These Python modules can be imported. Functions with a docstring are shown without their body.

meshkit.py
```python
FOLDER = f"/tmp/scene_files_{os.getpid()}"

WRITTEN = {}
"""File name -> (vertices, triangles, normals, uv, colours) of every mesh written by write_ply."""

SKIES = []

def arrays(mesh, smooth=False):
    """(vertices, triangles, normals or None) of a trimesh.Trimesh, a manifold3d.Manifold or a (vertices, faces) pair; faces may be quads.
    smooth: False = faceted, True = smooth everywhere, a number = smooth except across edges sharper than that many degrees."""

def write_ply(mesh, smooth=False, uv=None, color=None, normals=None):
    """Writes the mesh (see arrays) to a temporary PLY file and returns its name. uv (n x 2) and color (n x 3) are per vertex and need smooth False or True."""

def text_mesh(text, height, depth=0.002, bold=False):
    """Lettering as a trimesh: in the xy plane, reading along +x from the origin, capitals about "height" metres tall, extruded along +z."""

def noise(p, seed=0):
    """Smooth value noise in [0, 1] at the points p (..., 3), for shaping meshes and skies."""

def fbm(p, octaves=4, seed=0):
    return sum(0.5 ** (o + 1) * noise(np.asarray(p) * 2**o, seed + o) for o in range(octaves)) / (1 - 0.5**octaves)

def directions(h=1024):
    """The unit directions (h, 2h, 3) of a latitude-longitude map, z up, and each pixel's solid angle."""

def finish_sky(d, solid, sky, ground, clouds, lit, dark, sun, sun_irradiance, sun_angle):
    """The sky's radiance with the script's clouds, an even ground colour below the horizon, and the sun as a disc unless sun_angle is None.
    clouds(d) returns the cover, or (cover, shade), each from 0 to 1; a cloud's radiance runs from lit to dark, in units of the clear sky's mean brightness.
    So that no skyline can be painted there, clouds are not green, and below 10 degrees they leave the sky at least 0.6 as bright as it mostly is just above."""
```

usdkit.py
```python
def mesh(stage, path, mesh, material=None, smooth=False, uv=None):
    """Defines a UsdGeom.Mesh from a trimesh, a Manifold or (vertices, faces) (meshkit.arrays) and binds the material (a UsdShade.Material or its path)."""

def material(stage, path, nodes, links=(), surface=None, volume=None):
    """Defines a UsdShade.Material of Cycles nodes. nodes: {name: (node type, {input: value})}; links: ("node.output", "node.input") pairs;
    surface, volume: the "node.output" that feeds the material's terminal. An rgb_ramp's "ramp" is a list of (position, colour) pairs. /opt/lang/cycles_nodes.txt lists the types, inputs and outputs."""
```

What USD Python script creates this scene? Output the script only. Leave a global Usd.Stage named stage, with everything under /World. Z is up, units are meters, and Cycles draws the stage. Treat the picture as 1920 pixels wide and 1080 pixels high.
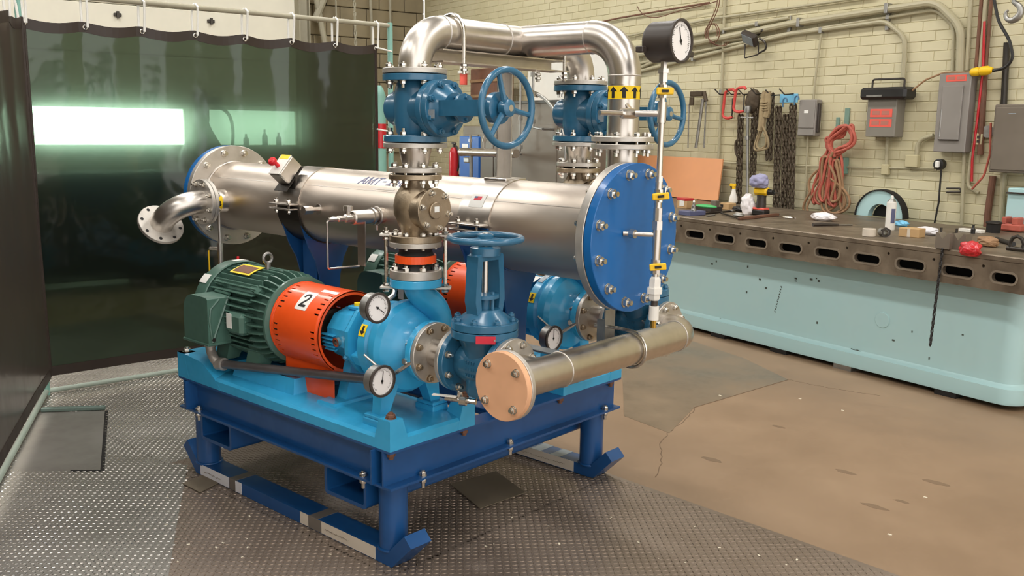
import math, numpy as np, trimesh, usdkit, meshkit
from pxr import Usd, UsdGeom, UsdLux, UsdShade, Gf, Sdf, Vt
from shapely.geometry import Polygon, box as rect, Point
from shapely.ops import unary_union
from trimesh.creation import extrude_polygon
rng = np.random.default_rng(7)
A = np.array
PI = math.pi
stage = Usd.Stage.CreateInMemory()
UsdGeom.SetStageUpAxis(stage, 'Z'); UsdGeom.SetStageMetersPerUnit(stage, 1.0)
world = UsdGeom.Xform.Define(stage, '/World'); stage.SetDefaultPrim(world.GetPrim())
UsdGeom.Scope.Define(stage, '/World/Looks')

# ------------------------------------------------------------------ camera, light, exposure
# x runs along the pump shafts towards the suction side, y from the near pump to the far one
EYE = A([2.3896, -2.04877, 1.6]); FPX = 1741.35
yaw, pitch, roll = 2.29873, -0.171922, 0.013681
FW = A([math.cos(yaw)*math.cos(pitch), math.sin(yaw)*math.cos(pitch), math.sin(pitch)])
_r = np.cross(FW, [0, 0, 1]); _r /= np.linalg.norm(_r); _u = np.cross(_r, FW)
RT = math.cos(roll)*_r+math.sin(roll)*_u; UP = -math.sin(roll)*_r+math.cos(roll)*_u
cam = UsdGeom.Camera.Define(stage, '/World/camera')
cam.CreateHorizontalApertureAttr(36.0); cam.CreateVerticalApertureAttr(20.25)
cam.CreateFocalLengthAttr(36.0*FPX/1920)
cam.CreateClippingRangeAttr(Gf.Vec2f(0.05, 200))
cam.CreateExposureAttr(-0.08)
m = np.eye(4); m[0, :3], m[1, :3], m[2, :3], m[3, :3] = RT, UP, -FW, EYE
cam.AddTransformOp().Set(Gf.Matrix4d(*m.ravel().tolist()))

# the brick wall runs along D; Nn points into it; the back wall is square to it
TH = -0.2413
D = A([math.cos(TH), math.sin(TH), 0]); Nn = A([-D[1], D[0], 0]); Z = A([0, 0, 1.])
def L(s, n, z=0): return D*s+Nn*n+Z*z
WALL_N, BACK_S, CEIL = 5.42, -9.5, 5.6

dome = UsdLux.DomeLight.Define(stage, '/World/sky_light')
dome.CreateIntensityAttr(0.72); dome.CreateColorAttr(Gf.Vec3f(1.0, 0.97, 0.93))
LAMP = 20.0
LAMPS = [(s, n) for s in (-6.5, -3.2, 0.1, 3.4) for n in (-3.6, -0.2, 3.2)]
for i, (s, n) in enumerate(LAMPS):
    l = UsdLux.RectLight.Define(stage, f'/World/lamp_light_{i+1:03d}')
    l.CreateWidthAttr(2.3); l.CreateHeightAttr(0.5); l.CreateIntensityAttr(LAMP*(1.25 if s < -3 else 1.))
    l.CreateColorAttr(Gf.Vec3f(1.0, 0.98, 0.94))
    p = L(s, n, 5.12)
    mm = np.eye(4); mm[0, :3], mm[1, :3], mm[2, :3], mm[3, :3] = D, Nn, Z, p
    l.AddTransformOp().Set(Gf.Matrix4d(*mm.ravel().tolist()))

# ------------------------------------------------------------------ pixel helpers (1920x1080)
def ray(u, v): return FW+RT*(u-960)/FPX-UP*(v-540)/FPX
def at(u, v, nrm, off):
    d = ray(u, v); nrm = A(nrm, float); return EYE+d*((off-EYE@nrm)/(d@nrm))
def onw(u, v, n=WALL_N): return at(u, v, Nn, n)             # a point of a plane parallel to the brick wall
def sz(u, v, n=WALL_N): p = onw(u, v, n); return float(p@D), float(p[2])

# ------------------------------------------------------------------ materials
def lin(c): return tuple(((x/255)/12.92 if x/255 <= .04045 else (((x/255)+.055)/1.055)**2.4) for x in c)
MATS = {}
def mat(name, rgb, rough=.5, metal=0., var=.10, scale=5., bump=0., bscale=60., coat=0., rvar=.08, rgb2=None, mix=.5, detail=4., stretch=None, emit=None, spec=.5, sharp=.5):
    c = A(lin(rgb)); c1 = np.clip(c*(1-var), 0, 1); c2 = np.clip(c*(1+var), 0, 1)
    if rgb2 is not None: c2 = A(lin(rgb2))
    nodes = {'geo': ('geometry', {}), 'map': ('mapping', {'scale': stretch or (1, 1, 1)}),
             'n': ('noise_texture', {'scale': scale, 'detail': detail, 'roughness': .6}),
             'r': ('rgb_ramp', {'ramp': [(max(0, mix-sharp*.5), tuple(c1)), (min(1, mix+sharp*.5), tuple(c2))]}),
             'rr': ('map_range', {'from_min': .3, 'from_max': .7, 'to_min': max(.03, rough-rvar), 'to_max': min(1, rough+rvar)}),
             'p': ('principled_bsdf', {'metallic': metal, 'coat_weight': coat, 'coat_roughness': .12, 'specular_ior_level': spec})}
    links = [('geo.position', 'map.vector'), ('map.vector', 'n.vector'), ('n.fac', 'r.fac'), ('r.color', 'p.base_color'), ('n.fac', 'rr.value'), ('rr.result', 'p.roughness')]
    if emit:
        nodes['p'][1].update({'emission_color': emit[0], 'emission_strength': emit[1]})
    if bump:
        nodes['bn'] = ('noise_texture', {'scale': bscale, 'detail': 3., 'roughness': .6}); nodes['b'] = ('bump', {'strength': .6, 'distance': bump})
        links += [('map.vector', 'bn.vector'), ('bn.fac', 'b.height'), ('b.normal', 'p.normal')]
    MATS[name] = usdkit.material(stage, '/World/Looks/'+name, nodes, links, surface='p.BSDF'); return MATS[name]

mat('skid_blue', (22, 74, 128), .38, var=.10, coat=.25)
mat('pump_blue', (52, 162, 210), .33, var=.08, coat=.3)
mat('valve_blue', (44, 100, 132), .30, var=.12, coat=.35)
mat('cover_blue', (10, 94, 160), .36, var=.05, coat=.2)
mat('orange', (238, 84, 24), .38, var=.06, coat=.2)
mat('motor_green', (72, 104, 92), .38, var=.10, coat=.15)
mat('stainless', (206, 199, 191), .33, 1., var=.05, scale=3, rvar=.06)
mat('tank_steel', (203, 192, 180), .42, 1., var=.05, scale=2.5, rvar=.05, stretch=(1, 4, 4))
mat('flange_steel', (198, 192, 184), .48, .85, var=.12, scale=14, bump=.0006)
mat('cast_steel', (172, 156, 134), .45, 1., var=.14, scale=18, bump=.0012, bscale=90)
mat('bolt_zinc', (208, 203, 194), .24, 1., var=.10, scale=30)
mat('galvanised', (160, 158, 154), .45, .9, var=.15, scale=30)
mat('dark_bed', (40, 38, 35), .6)
mat('dark_steel', (70, 66, 62), .42, .8, var=.2)
mat('conduit_grey', (112, 108, 108), .36, .6, var=.1)
mat('fitting_grey', (168, 160, 152), .48, .5, var=.1, scale=20)
mat('gasket', (22, 20, 19), .8)
mat('rubber', (24, 23, 22), .6, var=.2, bump=.0008)
mat('black_plastic', (30, 28, 27), .42)
mat('gauge_black', (58, 50, 45), .45, var=.08)
mat('white_paint', (226, 222, 214), .5, var=.03)
mat('dial_white', (236, 232, 230), .4, var=.02)
mat('ink', (20, 18, 18), .6, var=.02)
mat('text_blue', (84, 88, 120), .5, var=.05)
mat('label_white', (232, 230, 224), .45, var=.03)
mat('label_grey', (150, 160, 168), .4, .3, var=.08, scale=60)
mat('label_yellow', (246, 206, 20), .5, var=.03)
mat('label_red', (205, 40, 60), .5, var=.08)
mat('sign_red', (226, 92, 78), .55, var=.05)
mat('sign_text', (176, 110, 96), .6, var=.05)
mat('handle_yellow', (238, 190, 18), .45, var=.05)
mat('button_red', (205, 30, 40), .35)
mat('brass', (190, 150, 70), .35, 1.)
mat('tan_board', (220, 168, 130), .62, var=.07, scale=9)
mat('paper', (206, 194, 178), .75, var=.06)
mat('paper_cool', (214, 212, 216), .7, var=.05)
mat('tape_grey', (120, 112, 104), .45, .2, var=.1)
mat('pencil', (128, 114, 98), .8)
mat('rail_grey', (160, 172, 160), .5, var=.1)
mat('rail_dark', (104, 122, 114), .5)
mat('aqua_pole', (128, 176, 164), .45, var=.1)
mat('aqua_bench', (180, 212, 213), .52, var=.07, scale=3, bump=.001, bscale=14, rgb2=(168, 204, 206))
mat('bench_iron', (108, 95, 80), .48, .5, var=.18, scale=7, bump=.0006, rgb2=(140, 126, 108))
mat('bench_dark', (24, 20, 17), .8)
mat('slot_edge', (136, 124, 108), .5, .4)
mat('dirt', (70, 78, 70), .8)
mat('conduit_wall', (168, 160, 132), .45, var=.08)
mat('panel_grey', (142, 136, 130), .45, .15, var=.05)
mat('box_grey', (128, 122, 112), .5, .1, var=.06)
mat('beige', (186, 176, 140), .6, var=.05)
mat('teal_box', (112, 140, 126), .55)
mat('card_blue', (120, 190, 226), .6)
mat('hook_blue', (66, 108, 140), .5)
mat('red_clamp', (206, 72, 66), .5)
mat('red_hose', (176, 88, 72), .6, var=.2, scale=12)
mat('tan_hose', (150, 116, 84), .7, var=.2, scale=12)
mat('chain_iron', (86, 74, 60), .6, .5, var=.25, scale=30)
mat('rope', (150, 132, 100), .85, var=.15, scale=40)
mat('rust', (112, 76, 58), .75, var=.25, scale=12)
mat('cloth_white', (232, 226, 226), .85, var=.03)
mat('cloth_violet', (150, 148, 178), .85, var=.08)
mat('green_pack', (70, 170, 100), .45)
mat('board_orange', (208, 144, 98), .6, var=.05)
mat('cardboard', (186, 152, 108), .8, var=.06)
mat('dusty_card', (106, 95, 79), .85, var=.08)
mat('wood', (150, 118, 84), .7, var=.15, stretch=(1, 8, 8))
mat('blue_board', (30, 92, 170), .5)
mat('ext_red', (190, 30, 40), .35, coat=.3)
mat('sheet_grey', (122, 112, 100), .5, .25, var=.09, scale=3)
mat('door_cream', (232, 227, 210), .6, var=.03)
mat('beam_grey', (158, 152, 132), .6, var=.12)
mat('block_brown', (140, 128, 102), .8, var=.16, scale=3)
mat('ceiling_grey', (150, 146, 136), .8)
mat('lamp_housing', (200, 198, 190), .5)
mat('brick_paint', (186, 174, 132), .62, var=.05, scale=1.1, bump=.0012, bscale=35, rgb2=(214, 207, 178), sharp=.9, detail=8, mix=.42)
mat('mortar_paint', (190, 181, 146), .7, var=.05, scale=3)
mat('concrete', (132, 106, 82), .52, scale=1.6, detail=8, rgb2=(152, 127, 101), bump=.0008, bscale=50, rvar=.10, sharp=.7)
mat('concrete_dark', (112, 96, 78), .36, scale=2.2, detail=8, rgb2=(136, 116, 94), bump=.0006, bscale=50, rvar=.12)
mat('crack', (106, 86, 66), .9)
mat('stain', (118, 96, 74), .6, var=.1, scale=20)
mat('plate_steel', (120, 104, 92), .38, .45, scale=1.3, detail=7, rgb2=(158, 144, 132), bump=.0004, bscale=120, rvar=.12, sharp=.8)
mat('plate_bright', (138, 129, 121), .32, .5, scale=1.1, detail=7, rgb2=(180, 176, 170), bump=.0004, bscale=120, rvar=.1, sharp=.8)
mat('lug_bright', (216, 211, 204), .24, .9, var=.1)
mat('lug_steel', (134, 119, 105), .40, .5, scale=1.5, detail=6, rvar=.12)
mat('fleck', (222, 212, 190), .7)
def emission(name, col, s):
    usdkit.material(stage, '/World/Looks/'+name, {'e': ('emission', {'color': col, 'strength': s})}, [], surface='e.emission'); MATS[name] = UsdShade.Material.Get(stage, '/World/Looks/'+name)
emission('daylight', (.9, 1., .97), 32.0)
emission('daylight_dim', (.85, 1., .93), 9.0)
emission('tube_glow', (1., .93, .82), 9.0)
def film(name, tint, body, clear, rough, hazy):
    nodes = {'t': ('transparent_bsdf', {'color': tint}), 'h': ('refraction_bsdf', {'color': tint, 'IOR': 1.06, 'roughness': .5}),
             'd': ('diffuse_bsdf', {'color': body}), 'g': ('glossy_bsdf', {'color': (1, 1, 1), 'roughness': rough}), 'f': ('fresnel', {'IOR': 1.45}),
             'geo': ('geometry', {}), 'bn': ('noise_texture', {'scale': 2.3, 'detail': 3.}), 'b': ('bump', {'strength': .5, 'distance': .03}),
             'm0': ('mix_closure', {'fac': hazy}), 'm1': ('mix_closure', {'fac': 1-clear}), 'm2': ('mix_closure', {})}
    links = [('t.BSDF', 'm0.closure1'), ('h.BSDF', 'm0.closure2'), ('m0.closure', 'm1.closure1'), ('d.BSDF', 'm1.closure2'), ('m1.closure', 'm2.closure1'), ('g.BSDF', 'm2.closure2'), ('f.fac', 'm2.fac'),
             ('geo.position', 'bn.vector'), ('bn.fac', 'b.height'), ('b.normal', 'g.normal'), ('b.normal', 'f.normal')]
    MATS[name] = usdkit.material(stage, '/World/Looks/'+name, nodes, links, surface='m2.closure')
film('curtain_green', (.31, .38, .315), (.022, .026, .018), .82, .10, .35)
film('curtain_brown', (.20, .18, .14), (.105, .082, .066), .42, .22, .5)
mat('curtain_hem', (46, 34, 27), .5)

# ------------------------------------------------------------------ geometry helpers
def cat(*ms):
    out = []
    for q in ms: out += list(q) if isinstance(q, (list, tuple)) else [q]
    return trimesh.util.concatenate([q for q in out if q is not None])
def frame(p, w, u=None):
    w = A(w, float); w /= np.linalg.norm(w)
    if u is None: u = A([0, 0, 1.]) if abs(w[2]) < .9 else A([1., 0, 0])
    u = A(u, float); u = u-w*(u@w); u /= np.linalg.norm(u); v = np.cross(w, u)
    M = np.eye(4); M[:3, 0], M[:3, 1], M[:3, 2], M[:3, 3] = u, v, w, p
    return M
def xf(me, M): me = me.copy(); me.apply_transform(M); return me
def mv(me, *d): me = me.copy(); me.apply_translation(A(d[0] if len(d) == 1 else d, float)); return me
def box(x0, x1, y0, y1, z0, z1, bev=0.):
    if bev <= 0: return trimesh.creation.box(bounds=[[min(x0, x1), min(y0, y1), min(z0, z1)], [max(x0, x1), max(y0, y1), max(z0, z1)]])
    lo, hi = A([min(x0, x1), min(y0, y1), min(z0, z1)]), A([max(x0, x1), max(y0, y1), max(z0, z1)]); pts = []
    for c in np.ndindex(2, 2, 2):
        p = np.where(A(c), hi, lo); sgn = 1-2*A(c)
        for k in range(3):
            q = p+sgn*bev; q[k] = p[k]; pts.append(q)
    return trimesh.convex.convex_hull(A(pts))
def obox(c, size, x, y, bev=0.):
    M = frame(c, np.cross(x, y), x); a, b, d = A(size)/2
    return xf(box(-a, a, -b, b, -d, d, bev), M)
def rev(prof, n=32):
    """profile (r, h) rows revolved about z; closed by caps where r > 0 at the ends"""
    prof = [tuple(q) for q in prof]
    if prof[0][0] > 1e-6: prof = [(0, prof[0][1])]+prof
    if prof[-1][0] > 1e-6: prof = prof+[(0, prof[-1][1])]
    a = np.linspace(0, 2*PI, n, endpoint=False); v = []; f = []; idx = []
    for r, h in prof:
        if r <= 1e-6: idx.append([len(v)]); v.append((0, 0, h))
        else: idx.append(list(range(len(v), len(v)+n))); v += [(r*math.cos(t), r*math.sin(t), h) for t in a]
    for i in range(len(idx)-1):
        p, q = idx[i], idx[i+1]
        for k in range(n):
            k2 = (k+1) % n
            if len(p) == 1 and len(q) == 1: continue
            if len(p) == 1: f.append((p[0], q[k2], q[k]))
            elif len(q) == 1: f.append((p[k], p[k2], q[0]))
            else: f += [(p[k], p[k2], q[k2]), (p[k], q[k2], q[k])]
    t = trimesh.Trimesh(A(v, float), A(f), process=False)
    if t.volume < 0: t.invert()
    return t
def ring(prof, n=32):
    """closed profile (r, h) loop revolved about z (a ring with a hole)"""
    a = np.linspace(0, 2*PI, n, endpoint=False); k = len(prof); P = A(prof, float)
    v = np.stack([np.outer(np.cos(a), P[:, 0]), np.outer(np.sin(a), P[:, 0]), np.tile(P[:, 1], (n, 1))], -1).reshape(-1, 3); f = []
    for i in range(n):
        for j in range(k):
            i2, j2 = (i+1) % n, (j+1) % k
            f += [(i*k+j, i2*k+j, i2*k+j2), (i*k+j, i2*k+j2, i*k+j2)]
    t = trimesh.Trimesh(v, A(f), process=False)
    if t.volume < 0: t.invert()
    return t
def lathe(prof, p, axis, n=32, u=None): return xf(rev(prof, n), frame(p, axis, u))
def cyl(p0, p1, r, r2=None, n=24, ch=0.):
    p0, p1 = A(p0, float), A(p1, float); h = np.linalg.norm(p1-p0); r2 = r if r2 is None else r2
    pr = [(r-ch, 0), (r, ch), (r2, h-ch), (r2-ch, h)] if ch else [(r, 0), (r2, h)]
    return lathe(pr, p0, p1-p0, n)
def disc(p, axis, r, t, rin=0., n=40, ch=.002):
    """plate ring of outer radius r from p along axis for thickness t"""
    if rin > 0: return xf(ring([(rin, 0), (r-ch, 0), (r, ch), (r, t-ch), (r-ch, t), (rin, t)], n), frame(p, axis))
    return lathe([(r-ch, 0), (r, ch), (r, t-ch), (r-ch, t)], p, axis, n)
def sweep(path, r, n=14, closed=False, caps=True):
    P = A(path, float); k = len(P); r = np.broadcast_to(A(r, float), (k,))
    T_ = np.gradient(P, axis=0) if not closed else (np.roll(P, -1, 0)-np.roll(P, 1, 0))
    T_ /= np.maximum(np.linalg.norm(T_, axis=1, keepdims=True), 1e-12)
    u = np.cross(T_[0], [0, 0, 1.]); u = u if np.linalg.norm(u) > .1 else np.cross(T_[0], [1., 0, 0]); u /= np.linalg.norm(u); v = []
    a = np.linspace(0, 2*PI, n, endpoint=False)
    for i in range(k):
        u = u-T_[i]*(u@T_[i]); u /= np.linalg.norm(u); w = np.cross(T_[i], u)
        v.append(P[i]+r[i]*(np.outer(np.cos(a), u)+np.outer(np.sin(a), w)))
    v = np.vstack(v); f = []
    for i in range(k if closed else k-1):
        i2 = (i+1) % k
        for j in range(n):
            j2 = (j+1) % n; f += [(i*n+j, i*n+j2, i2*n+j2), (i*n+j, i2*n+j2, i2*n+j)]
    if not closed and caps:
        v = np.vstack([v, P[:1], P[-1:]]); c0, c1 = len(v)-2, len(v)-1
        for j in range(n):
            j2 = (j+1) % n; f += [(c0, j2, j), (c1, (k-1)*n+j, (k-1)*n+j2)]
    return trimesh.Trimesh(v, A(f), process=False)
def arc(c, u, v, r, a0, a1, n=14):
    return [A(c, float)+r*(math.cos(t)*A(u, float)+math.sin(t)*A(v, float)) for t in np.linspace(math.radians(a0), math.radians(a1), n)]
def bend(pts, r, n=8):
    """polyline with its corners rounded by radius r"""
    P = [A(q, float) for q in pts]; out = [P[0]]
    for i in range(1, len(P)-1):
        a, b, c = P[i-1], P[i], P[i+1]; u, w = (a-b)/np.linalg.norm(a-b), (c-b)/np.linalg.norm(c-b)
        th = math.acos(np.clip(u@w, -1, 1))
        if th > 3.1: out.append(b); continue
        t = min(r/math.tan(th/2), .49*np.linalg.norm(a-b), .49*np.linalg.norm(c-b)); rr = t*math.tan(th/2)
        bis = (u+w)/np.linalg.norm(u+w); o = b+bis*(rr/math.sin(th/2)); s, e = b+u*t-o, b+w*t-o; ang = PI-th
        for k in range(n+1):
            q = k/n; out.append(o+(math.sin((1-q)*ang)*s+math.sin(q*ang)*e)/math.sin(ang))
    out.append(P[-1]); res = [out[0]]
    for q in out[1:]:
        if np.linalg.norm(q-res[-1]) > 1e-6: res.append(q)
    return res
def smoothpath(pts, n=40):
    from scipy.interpolate import CubicSpline
    P = A(pts, float); t = np.r_[0, np.cumsum(np.linalg.norm(np.diff(P, axis=0), axis=1))]
    return CubicSpline(t, P)(np.linspace(0, t[-1], n))
def prism(poly, M, t):
    """shapely polygon (or list of points) extruded by t along the frame's w axis"""
    if not hasattr(poly, 'geom_type'): poly = Polygon(poly)
    gs = getattr(poly, 'geoms', [poly])
    return cat([xf(extrude_polygon(g, t, engine='earcut'), M) for g in gs])
def FR(o, u, v):
    """frame at o with plane axes u, v"""
    u, v = A(u, float)/np.linalg.norm(u), A(v, float)/np.linalg.norm(v); M = np.eye(4); M[:3, 0], M[:3, 1], M[:3, 2], M[:3, 3] = u, v, np.cross(u, v), o; return M
def wrap(poly, p, axis, up, r, t, a0, side=1, e=.012):
    """flat drawing (x along the axis, y around it) bent onto a cylinder. a0: angle of y = 0 from 'up', growing with -y"""
    me = prism(poly, np.eye(4), t) if not isinstance(poly, trimesh.Trimesh) else poly.copy()
    v, f = trimesh.remesh.subdivide_to_size(me.vertices, me.faces, e, max_iter=12)
    ax = A(axis, float)/np.linalg.norm(axis); up = A(up, float); sd = np.cross(ax, up)*side; th = a0-v[:, 1]/r; rr = r+v[:, 2]
    q = A(p, float)+np.outer(v[:, 0], ax)+(rr*np.cos(th))[:, None]*up+(rr*np.sin(th))[:, None]*sd
    return trimesh.Trimesh(q, f, process=True)
def hexprism(p, axis, r, t, ch=.15): return lathe([(r*.86, 0), (r, t*ch), (r, t*(1-ch)), (r*.86, t)], p, axis, 6)
def bolt(p, axis, d=.016, head=.011, tail=0., stud=.006):
    """hex head on a washer standing on p along axis; tail: length of shank and nut on the other side"""
    p, ax = A(p, float), A(axis, float)/np.linalg.norm(axis)
    q = [lathe([(d*1.05, 0), (d*1.05, .0025)], p, ax, 14), hexprism(p+ax*.0025, ax, d*.92, head), cyl(p+ax*head, p+ax*(head+.0025+stud), d*.5, n=10)]
    if tail: q += [cyl(p-ax*tail, p, d*.5, n=10)]
    return cat(q)
def around(p, axis, R, n, ph=0., u=None):
    M = frame(p, axis, u)
    return [M[:3, 3]+R*(math.cos(ph+2*PI*k/n)*M[:3, 0]+math.sin(ph+2*PI*k/n)*M[:3, 1]) for k in range(n)]
def text(s, h, d=.0008, bold=True, slant=0., center=False):
    t = meshkit.text_mesh(s, h, d, bold)
    if slant: t.vertices[:, 0] += slant*t.vertices[:, 1]
    if center: t.apply_translation([-(t.bounds[0][0]+t.bounds[1][0])/2, -h/2, 0])
    return t
ARROW = Polygon([(-.16, -.5), (.16, -.5), (.16, .1), (.42, .1), (0, .52), (-.42, .1), (-.16, .1)])
def arrow(h, rot=0):
    from shapely import affinity
    return affinity.rotate(affinity.scale(ARROW, h, h, origin=(0, 0)), rot, origin=(0, 0))
def rrect(w, h, r, n=6): return rect(-w/2+r, -h/2+r, w/2-r, h/2-r).buffer(r, n)

def smoothed(me, angle):
    """vertices split so that normals average only across edges softer than angle"""
    f = np.asarray(me.faces); v = np.asarray(me.vertices, float); fn = np.cross(v[f[:, 1]]-v[f[:, 0]], v[f[:, 2]]-v[f[:, 0]]); ar = np.linalg.norm(fn, axis=1); un = fn/np.maximum(ar, 1e-20)[:, None]
    cv = f.ravel(); cf = np.repeat(np.arange(len(f)), 3); o = np.argsort(cv, kind='stable'); st = np.searchsorted(cv[o], np.arange(len(v)+1)); cnt = np.diff(st)
    k = cnt[cv]; a = np.repeat(np.arange(len(cv)), k); off = np.arange(len(a))-np.repeat(np.cumsum(k)-k, k); b = o[st[cv[a]]+off]
    ok = (un[cf[a]]*un[cf[b]]).sum(1) >= math.cos(math.radians(angle)); n = np.zeros((len(cv), 3)); 
    for q in range(3): n[:, q] = np.bincount(a[ok], fn[cf[b[ok]], q], len(cv))
    l_ = np.linalg.norm(n, axis=1, keepdims=True); n = np.where(l_ > 1e-20, n/np.maximum(l_, 1e-20), un[cf])
    key = np.concatenate([cv[:, None], np.round(n*500).astype(np.int64)+1000], 1); key = ((key[:, 0]*2003+key[:, 1])*2003+key[:, 2])*2003+key[:, 3]
    _, first, inv = np.unique(key, return_index=True, return_inverse=True)
    return v[cv[first]], inv.reshape(-1, 3), n[first]
def put(path, me, m, smooth):
    if smooth is False: return usdkit.mesh(stage, path, me, m)
    v, f, n = smoothed(me, 180 if smooth is True else smooth); q = usdkit.mesh(stage, path, (v, f), m)
    q.CreateNormalsAttr(Vt.Vec3fArray.FromNumpy(n.astype(np.float32))); q.SetNormalsInterpolation('vertex'); return q

# ------------------------------------------------------------------ things and parts
THINGS = []; NAMES = {}
def numbered(d, n):
    k = d.get(n, 0); d[n] = k+1
    return n if k == 0 else f'{n}_{k:03d}'
class T:
    def __init__(s, name, label=None, category=None, group=None, kind=None):
        s.name = numbered(NAMES, name); s.label, s.category, s.group, s.kind = label, category, group, kind; s.parts = []; s.src = None; THINGS.append(s)
    def p(s, name, mesh, m, under=None, label=None, smooth=35, kind=None):
        s.parts.append((name, mesh, m, under, label, smooth, kind)); return len(s.parts)-1
    def bolts(s, pts, axis, d=.016, m='bolt_zinc', head=.011, tail=0., under=None, stud=.006, name='bolt'):
        for q in pts: s.p(name, bolt(q, axis, d, head, tail, stud), m, under)
def copy(src, delta, label, rot=0.):
    t = T(src.name.rstrip('0123456789').rstrip('_'), label, src.category, src.group); t.src = src; t.delta = A(delta, float); t.rot = rot; return t
def one(name, mesh, m, label, category, group=None, kind=None, smooth=35):
    t = T(name, label, category, group, kind); t.single = True; t.p(name, mesh, m, smooth=smooth); return t
def write():
    for t in THINGS:
        path = '/World/'+t.name
        if t.src is not None:
            x = UsdGeom.Xform.Define(stage, path); pr = x.GetPrim(); pr.GetReferences().AddInternalReference('/World/'+t.src.name); pr.SetInstanceable(True)
            x.GetPrim().GetAttribute('xformOp:translate').Set(Gf.Vec3d(*(t.src.origin+t.delta).tolist()))
        elif getattr(t, 'single', False):
            pr = put(path, t.parts[0][1], MATS[t.parts[0][2]], t.parts[0][5]).GetPrim()
        else:
            b = A([q[1].bounds for q in t.parts]); lo, hi = b[:, 0].min(0), b[:, 1].max(0); t.origin = A([(lo[0]+hi[0])/2, (lo[1]+hi[1])/2, lo[2]])
            x = UsdGeom.Xform.Define(stage, path); x.AddTranslateOp().Set(Gf.Vec3d(*t.origin.tolist())); pr = x.GetPrim()
            seen = {}; paths = []
            for name, me, m, under, label, smooth, kind in t.parts:
                par = path if under is None else paths[under]
                pp = par+'/'+numbered(seen.setdefault(par, {}), name); paths.append(pp)
                q = put(pp, mv(me, -t.origin), MATS[m], smooth).GetPrim()
                if label: q.SetCustomDataByKey('label', label)
                if kind: q.SetCustomDataByKey('kind', kind)
        for k in ('label', 'category', 'group', 'kind'):
            if getattr(t, k): pr.SetCustomDataByKey(k, getattr(t, k))

X, Y = A([1., 0, 0]), A([0, 1., 0])
B1, DB, BT, TZ, AZ = .225, .955, .705, 1.215, .785     # near pump line, step to the far one, tank line and height, shaft height
# ------------------------------------------------------------------ floor, walls, ceiling
def slab(s0, s1, n0, n1, z0, z1, bev=0.): return xf(box(s0, s1, n0, n1, z0, z1, bev), FR([0, 0, 0], D, Nn))
EDGE0, EDGEV = A([.129, 1.357]), A([math.cos(-.0656), math.sin(-.0656)])
t = T('floor', 'brown stained concrete floor of the workshop', kind='structure')
t.p('concrete_slab', slab(-9.9, 7, -7, 5.8, -.12, -.004), 'concrete')
# older darker patch behind the pump set, bounded by the crack that runs across the bay
def fl(u, v, z=-.004): return at(u, v, Z, z)
pa = [fl(*q) for q in ((1255, 812), (1302, 764), (1478, 712), (1395, 672), (1300, 640), (1165, 655), (1170, 780))]
t.p('floor_patch', prism([q[:2] for q in pa], FR([0, 0, -.0045], X, Y), .0016), 'concrete_dark', label='darker older concrete patch')
def strip(pts, w, z, h=.0012):
    P = [A(q, float)[:2] for q in pts]; from shapely.geometry import LineString
    return prism(LineString(P).buffer(w/2, cap_style=2), FR([0, 0, z], X, Y), h)
def wander(pts, amp, n=26):
    c = smoothpath([A(q, float) for q in pts], n); c[1:-1, :2] += rng.normal(0, amp, (n-2, 2)); return c
t.p('crack', strip(wander([fl(*q) for q in ((1228, 895), (1240, 862), (1243, 830), (1256, 812), (1302, 764))], .006), .0045, -.0045), 'crack')
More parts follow.
